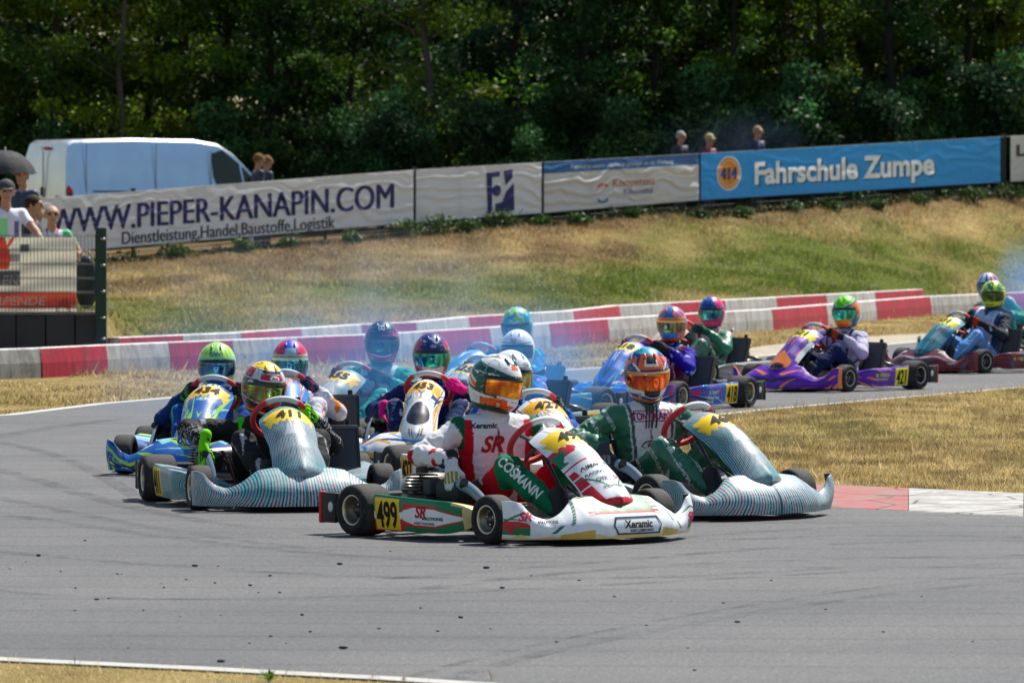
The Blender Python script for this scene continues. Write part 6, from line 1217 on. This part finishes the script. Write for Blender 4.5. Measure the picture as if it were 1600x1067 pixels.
# ------------------------------------------------------------------ spectators
def person(label, loc, face, height, shirt, pants=(.03, .04, .08), skin=(.40, .21, .14), hair=(.05, .03, .02), style='short', arms=None, glasses=False, cap=None, bend=0., pattern=None, group='spectators along the fences'):
    k = height/1.76; caps = []; tg = []
    def c(a, b, r0, r1, t): caps.append((np.array(a, float)*k, np.array(b, float)*k, r0*k, r1*k)); tg.append(t)
    bx = lambda z: bend*(max(0, z-.95))**1.0
    B = lambda x, y, z: (x+bx(z), y, z)
    for s in (-1, 1):
        c((0, s*.10, .92), (.01, s*.10, .50), .088, .062, 'leg'); c((.01, s*.10, .50), (-.01, s*.11, .09), .062, .042, 'leg'); c((-.03, s*.11, .045), (.13, s*.125, .035), .042, .036, 'shoe')
        c((0, s*.07, .93), B(0, s*.06, 1.12), .108, .100, 'torso'); c(B(0, s*.06, 1.12), B(0, s*.075, 1.33), .100, .105, 'torso'); c(B(0, s*.06, 1.38), B(0, s*.175, 1.40), .075, .062, 'torso')
        e, h = (arms or {}).get(s, ((-.03, s*.26, 1.12), (.06, s*.24, .88))); sh = B(0, s*.185, 1.39); e = np.array(e, float); h = np.array(h, float); m = (np.array(sh)+e)/2
        c(sh, m, .060, .052, 'sleeve'); c(m, e, .050, .044, 'sleeve' if pattern == 'long' else 'skin'); c(e, e*.3+h*.7, .042, .034, 'sleeve' if pattern == 'long' else 'skin'); c(e*.3+h*.7, h, .033, .027, 'skin')
        d = (h-e)/np.linalg.norm(h-e); sd_ = np.array([0, 1, 0])*1.0
        c(h, h+d*.07, .028, .026, 'skin')
        for j in range(4): o = (j-1.5)*.018; c(h+d*.07+sd_*o, h+d*(.15-.012*abs(j-1.2))+sd_*o*1.1+[.0, 0, -.02], .011, .009, 'skin')
        c(h+d*.02+sd_*s*-.02, h+d*.08+sd_*s*-.05, .012, .010, 'skin')
    c(B(-.01, 0, 1.42), B(.0, 0, 1.53), .058, .055, 'skin'); hx, _, hz_ = B(.02, 0, 1.64)
    c((hx-.022, 0, hz_+.022), (hx+.018, 0, hz_+.015), .087, .080, 'skin'); c((hx+.03, 0, hz_-.05), (hx+.045, 0, hz_-.085), .060, .042, 'skin'); c((hx+.10, 0, hz_+.005), (hx+.118, 0, hz_-.025), .012, .017, 'skin')
    for s in (-1, 1): c((hx-.01, s*.088, hz_+.005), (hx-.012, s*.092, hz_-.035), .016, .012, 'skin'); c((hx+.088, s*.02, hz_+.03), (hx+.08, s*.05, hz_+.03), .012, .012, 'skin')
    V, F, w, t = blob(caps, .0115, .010); tags = np.array(tg)[w]; C = np.tile(C3(*skin), (len(V), 1)); C[(tags == 'torso') | (tags == 'sleeve')] = shirt; C[tags == 'leg'] = pants; C[tags == 'shoe'] = (.05, .05, .05); tz = V[:, 2]/k
    if pattern == 'greenshoulder': C[(tags == 'sleeve') | ((tags == 'torso') & (np.abs(V[:, 1]) > .12*k))] = (.03, .42, .16); C[(tags == 'sleeve') & (vn(V, 20, 3) > .6)] = (.45, .03, .05)
    if pattern == 'print': m = (tags == 'torso') & (V[:, 0] > 0) & (tz < 1.35) & (np.abs(V[:, 1]/k+.04) < .05); C[m] = (.25, .72, .30); m = (tags == 'torso') & (V[:, 0] > 0) & (np.abs(V[:, 1]/k-.10) < .03) & (tz > 1.12) & (tz < 1.32); C[m] = (.10, .14, .3)
    eye = (V[:, 0]/k > hx+.055) & (np.abs(tz-hz_-.008) < .009) & (np.abs(np.abs(V[:, 1]/k)-.034) < .014); C[eye] = (.03, .02, .02); mouth = (V[:, 0]/k > hx+.06) & (np.abs(tz-hz_+.068) < .006) & (np.abs(V[:, 1]/k) < .026); C[mouth] = (.30, .08, .07)
    mb = MB(); mb.add(V, F, C); o = mb.build('person', M_SKIN); o.location = loc; o.rotation_euler = (0, 0, face); tag(o, label, 'person', group)
    hc = np.array([hx-.012, 0, hz_+.022])*k
    if style != 'bald' and cap is None:
        hb = MB(); n = 26; P = []
        th = np.linspace(0, math.pi/2*1.35, 12); ph = np.arange(n)/n*2*math.pi; G = np.array([[(.106*math.sin(a)*math.cos(p), .101*math.sin(a)*math.sin(p), .104*math.cos(a)) for a in th] for p in ph])*k
        lim = np.array([1.0 if math.cos(p) < .2 else 1.0-.42*((math.cos(p)-.2)/.8)**.7 for p in ph])
        for i, p in enumerate(ph):
            for j, a in enumerate(th): aa = a*lim[i]; G[i, j] = np.array([.106*math.sin(aa)*math.cos(p), .101*math.sin(aa)*math.sin(p), .104*math.cos(aa)])*k*(1+.05*(random.random()-.5))
        hb.grid((G+hc)[:, ::-1], C3(*hair)*1.0, wrap=True); hb.build('hair', M_CLOTH, o)
    if cap is not None:
        hb = MB(); th = np.linspace(0, math.pi/2, 8); ph = np.arange(24)/24*2*math.pi; G = np.array([[(.112*math.sin(a)*math.cos(p), .106*math.sin(a)*math.sin(p), .112*math.cos(a)) for a in th] for p in ph])*k; hb.grid((G+hc+[0, 0, .012])[:, ::-1], cap, wrap=True)
        us = np.linspace(-1, 1, 12); hb.grid(np.array([[hc+np.array([.09*math.cos(u*.9), .09*math.sin(u*.9), .016])*k, hc+np.array([(.09+.085*(1-u*u)**.5)*math.cos(u*.75), .10*math.sin(u*.9), .000])*k] for u in us]), cap, .006, cap); hb.build('cap', M_CLOTH, o)
    if glasses:
        gb = MB()
        for s in (-1, 1): gb.ell(np.array([hx+.100, s*.036, hz_+.008])*k, (.008*k, .027*k, .018*k), (.01, .01, .012), None, 12); gb.tube([np.array([hx+.095, s*.06, hz_+.012])*k, np.array([hx+.0, s*.094, hz_+.012])*k], .0035*k, (.02, .02, .02), 5)
        gb.tube([np.array([hx+.105, -.014, hz_+.012])*k, np.array([hx+.105, .014, hz_+.012])*k], .0035*k, (.02, .02, .02), 5); gb.build('sunglasses', M_GLASS, o)
    return o
def stand(px, head_top_y, D, height):
    p = at(px, head_top_y, D); return (p[0], p[1], p[2]-height)
# left group leaning on the mesh fence
person('man in white T-shirt with green print at the left edge, arm on the mesh fence', stand(9, 283, 64.2, 1.80), R(-75), 1.80, (.66, .69, .80), style='short', hair=(.03, .02, .02), cap=(.06, .06, .07), arms={1: ((.20, .30, 1.20), (.47, .40, .99)), -1: ((.05, -.28, 1.12), (.30, -.2, 1.0))}, pattern='print')
person('dark-haired man in black polo shirt seen in profile on the left', stand(50, 305, 66.5, 1.74), R(-8), 1.74, (.012, .018, .03), hair=(.03, .018, .012))
o = person('bald man in green and white shirt and sunglasses leaning on the mesh fence', stand(81, 320, 65.0, 1.66), R(-80), 1.66, (.55, .60, .66), style='bald', glasses=True, pattern='greenshoulder', arms={1: ((.16, .34, 1.14), (.42, .20, 1.20)), -1: ((.16, -.34, 1.14), (.42, -.22, 1.20))}, skin=(.40, .21, .14))
mb = MB(); kk = 1.66/1.76
mb.tube([np.array(p)*kk for p in [(.03, -.07, 1.47), (.115, -.05, 1.34), (.118, 0, 1.17), (.115, .05, 1.34), (.03, .07, 1.47)]], .008, (.5, .02, .05), 5); mb.build('lanyard', M_CLOTH, o)
person('person in dark blue top standing under the umbrella', stand(36, 262, 74.5, 1.70), R(-120), 1.70, (.02, .04, .10), hair=(.35, .05, .04), cap=(.5, .05, .04))
# behind the banner fence
def stand_g(px, D, height): X = (px-800)*D/FPX; return (X, D, gz(X, D))
def stand_t(px, y, D, h): return stand(px, y, D, h)
person('fair-haired man in black top in front of the van cab', stand_t(403, 240, 104.5, 1.76), R(20), 1.76, (.015, .02, .04), hair=(.16, .10, .05), pattern='long')
person('second fair-haired person just right of the man in front of the van cab', stand_t(416, 243, 105.3, 1.72), R(25), 1.72, (.02, .03, .06), hair=(.18, .11, .055), pattern='long')
person('grey-haired man in dark jacket and sunglasses above the blue-headed banner', stand_t(1063, 205, 112.6, 1.68), R(-40), 1.68, (.015, .02, .03), hair=(.28, .28, .29), glasses=True, pattern='long')
person('person in khaki cap and dark red top left of the blue banner', stand_t(1108, 210, 113, 1.64), R(-35), 1.64, (.20, .01, .03), cap=(.42, .38, .20))
person('fair-haired man in navy shirt with sunglasses above the blue banner', stand_t(1183, 197, 114, 1.74), R(-38), 1.74, (.015, .03, .09), hair=(.30, .24, .17), glasses=True, pattern='long')
mb = MB(); p = at(36, 300, 74); mb.lathe([(-.11, .0), (-.11, .035), (.08, .035), (.10, .02), (.12, .02), (.12, 0)], (0, 0, 0), (0, 0, 1), (.55, .03, .03), 16); o = mb.build('fire_extinguisher', M_PLASTIC); o.location = at(36, 293, 115); o.scale = (1.6, 1.6, 1.6)
bpy.data.objects.remove(o)

# ------------------------------------------------------------------ two-stroke smoke
def smoke(px, py, D, r, dens, lab, colr=(.12, .45, 1.0)):
    p = at(px, py, D); mb = MB(); mb.ell((0, 0, 0), r, (.5, .5, .5), None, 20); m = bpy.data.materials.new('blue_smoke'); m.use_nodes = True; nt = m.node_tree; nt.nodes.remove(nt.nodes['Principled BSDF'])
    v = nt.nodes.new('ShaderNodeVolumePrincipled'); v.inputs['Color'].default_value = (*colr, 1); v.inputs['Anisotropy'].default_value = .35; tc = nt.nodes.new('ShaderNodeTexCoord')
    n = noise(nt, 1.3, 2, .55, tc.outputs['Object'], .4); mp = nt.nodes.new('ShaderNodeMapping'); nt.links.new(tc.outputs['Object'], mp.inputs[0]); mp.inputs['Scale'].default_value = tuple(1/x for x in r)
    L = nt.nodes.new('ShaderNodeVectorMath'); L.operation = 'LENGTH'; nt.links.new(mp.outputs[0], L.inputs[0]); mr = nd(nt, 'ShaderNodeMapRange'); nt.links.new(L.outputs['Value'], mr.inputs['Value']); mr.inputs['From Min'].default_value = 1; mr.inputs['From Max'].default_value = .2; mr.interpolation_type = 'SMOOTHSTEP'
    rp = nd(nt, 'ShaderNodeMapRange'); nt.links.new(n.outputs[0], rp.inputs['Value']); rp.inputs['From Min'].default_value = .38; rp.inputs['From Max'].default_value = .72; rp.inputs['To Max'].default_value = dens
    mu = nt.nodes.new('ShaderNodeMath'); mu.operation = 'MULTIPLY'; nt.links.new(mr.outputs[0], mu.inputs[0]); nt.links.new(rp.outputs[0], mu.inputs[1]); nt.links.new(mu.outputs[0], v.inputs['Density']); nt.links.new(v.outputs[0], nt.nodes['Material Output'].inputs['Volume'])
    o = mb.build('exhaust_smoke', m); o.location = (p[0], p[1], max(p[2], .1)); tag(o, lab, 'smoke', kind='stuff'); return o
smoke(560, 590, 41.5, (2.3, 2.2, .75), .50, 'blue exhaust smoke hanging over the left half of the pack')
smoke(845, 590, 44.5, (1.0, 2.0, .75), .42, 'blue exhaust smoke around the white-helmeted drivers')
smoke(560, 460, 62, (3.0, 3.0, .9), .10, 'thin smoke drifting over the barriers', (.5, .6, .85))
smoke(1590, 440, 66, (.35, 1.2, .6), .9, 'puff of blue smoke at the right edge')
smoke(1150, 230, 118, (2.0, 2, 1.0), .04, 'thin blue smoke in front of the dark wood', (.4, .6, 1))
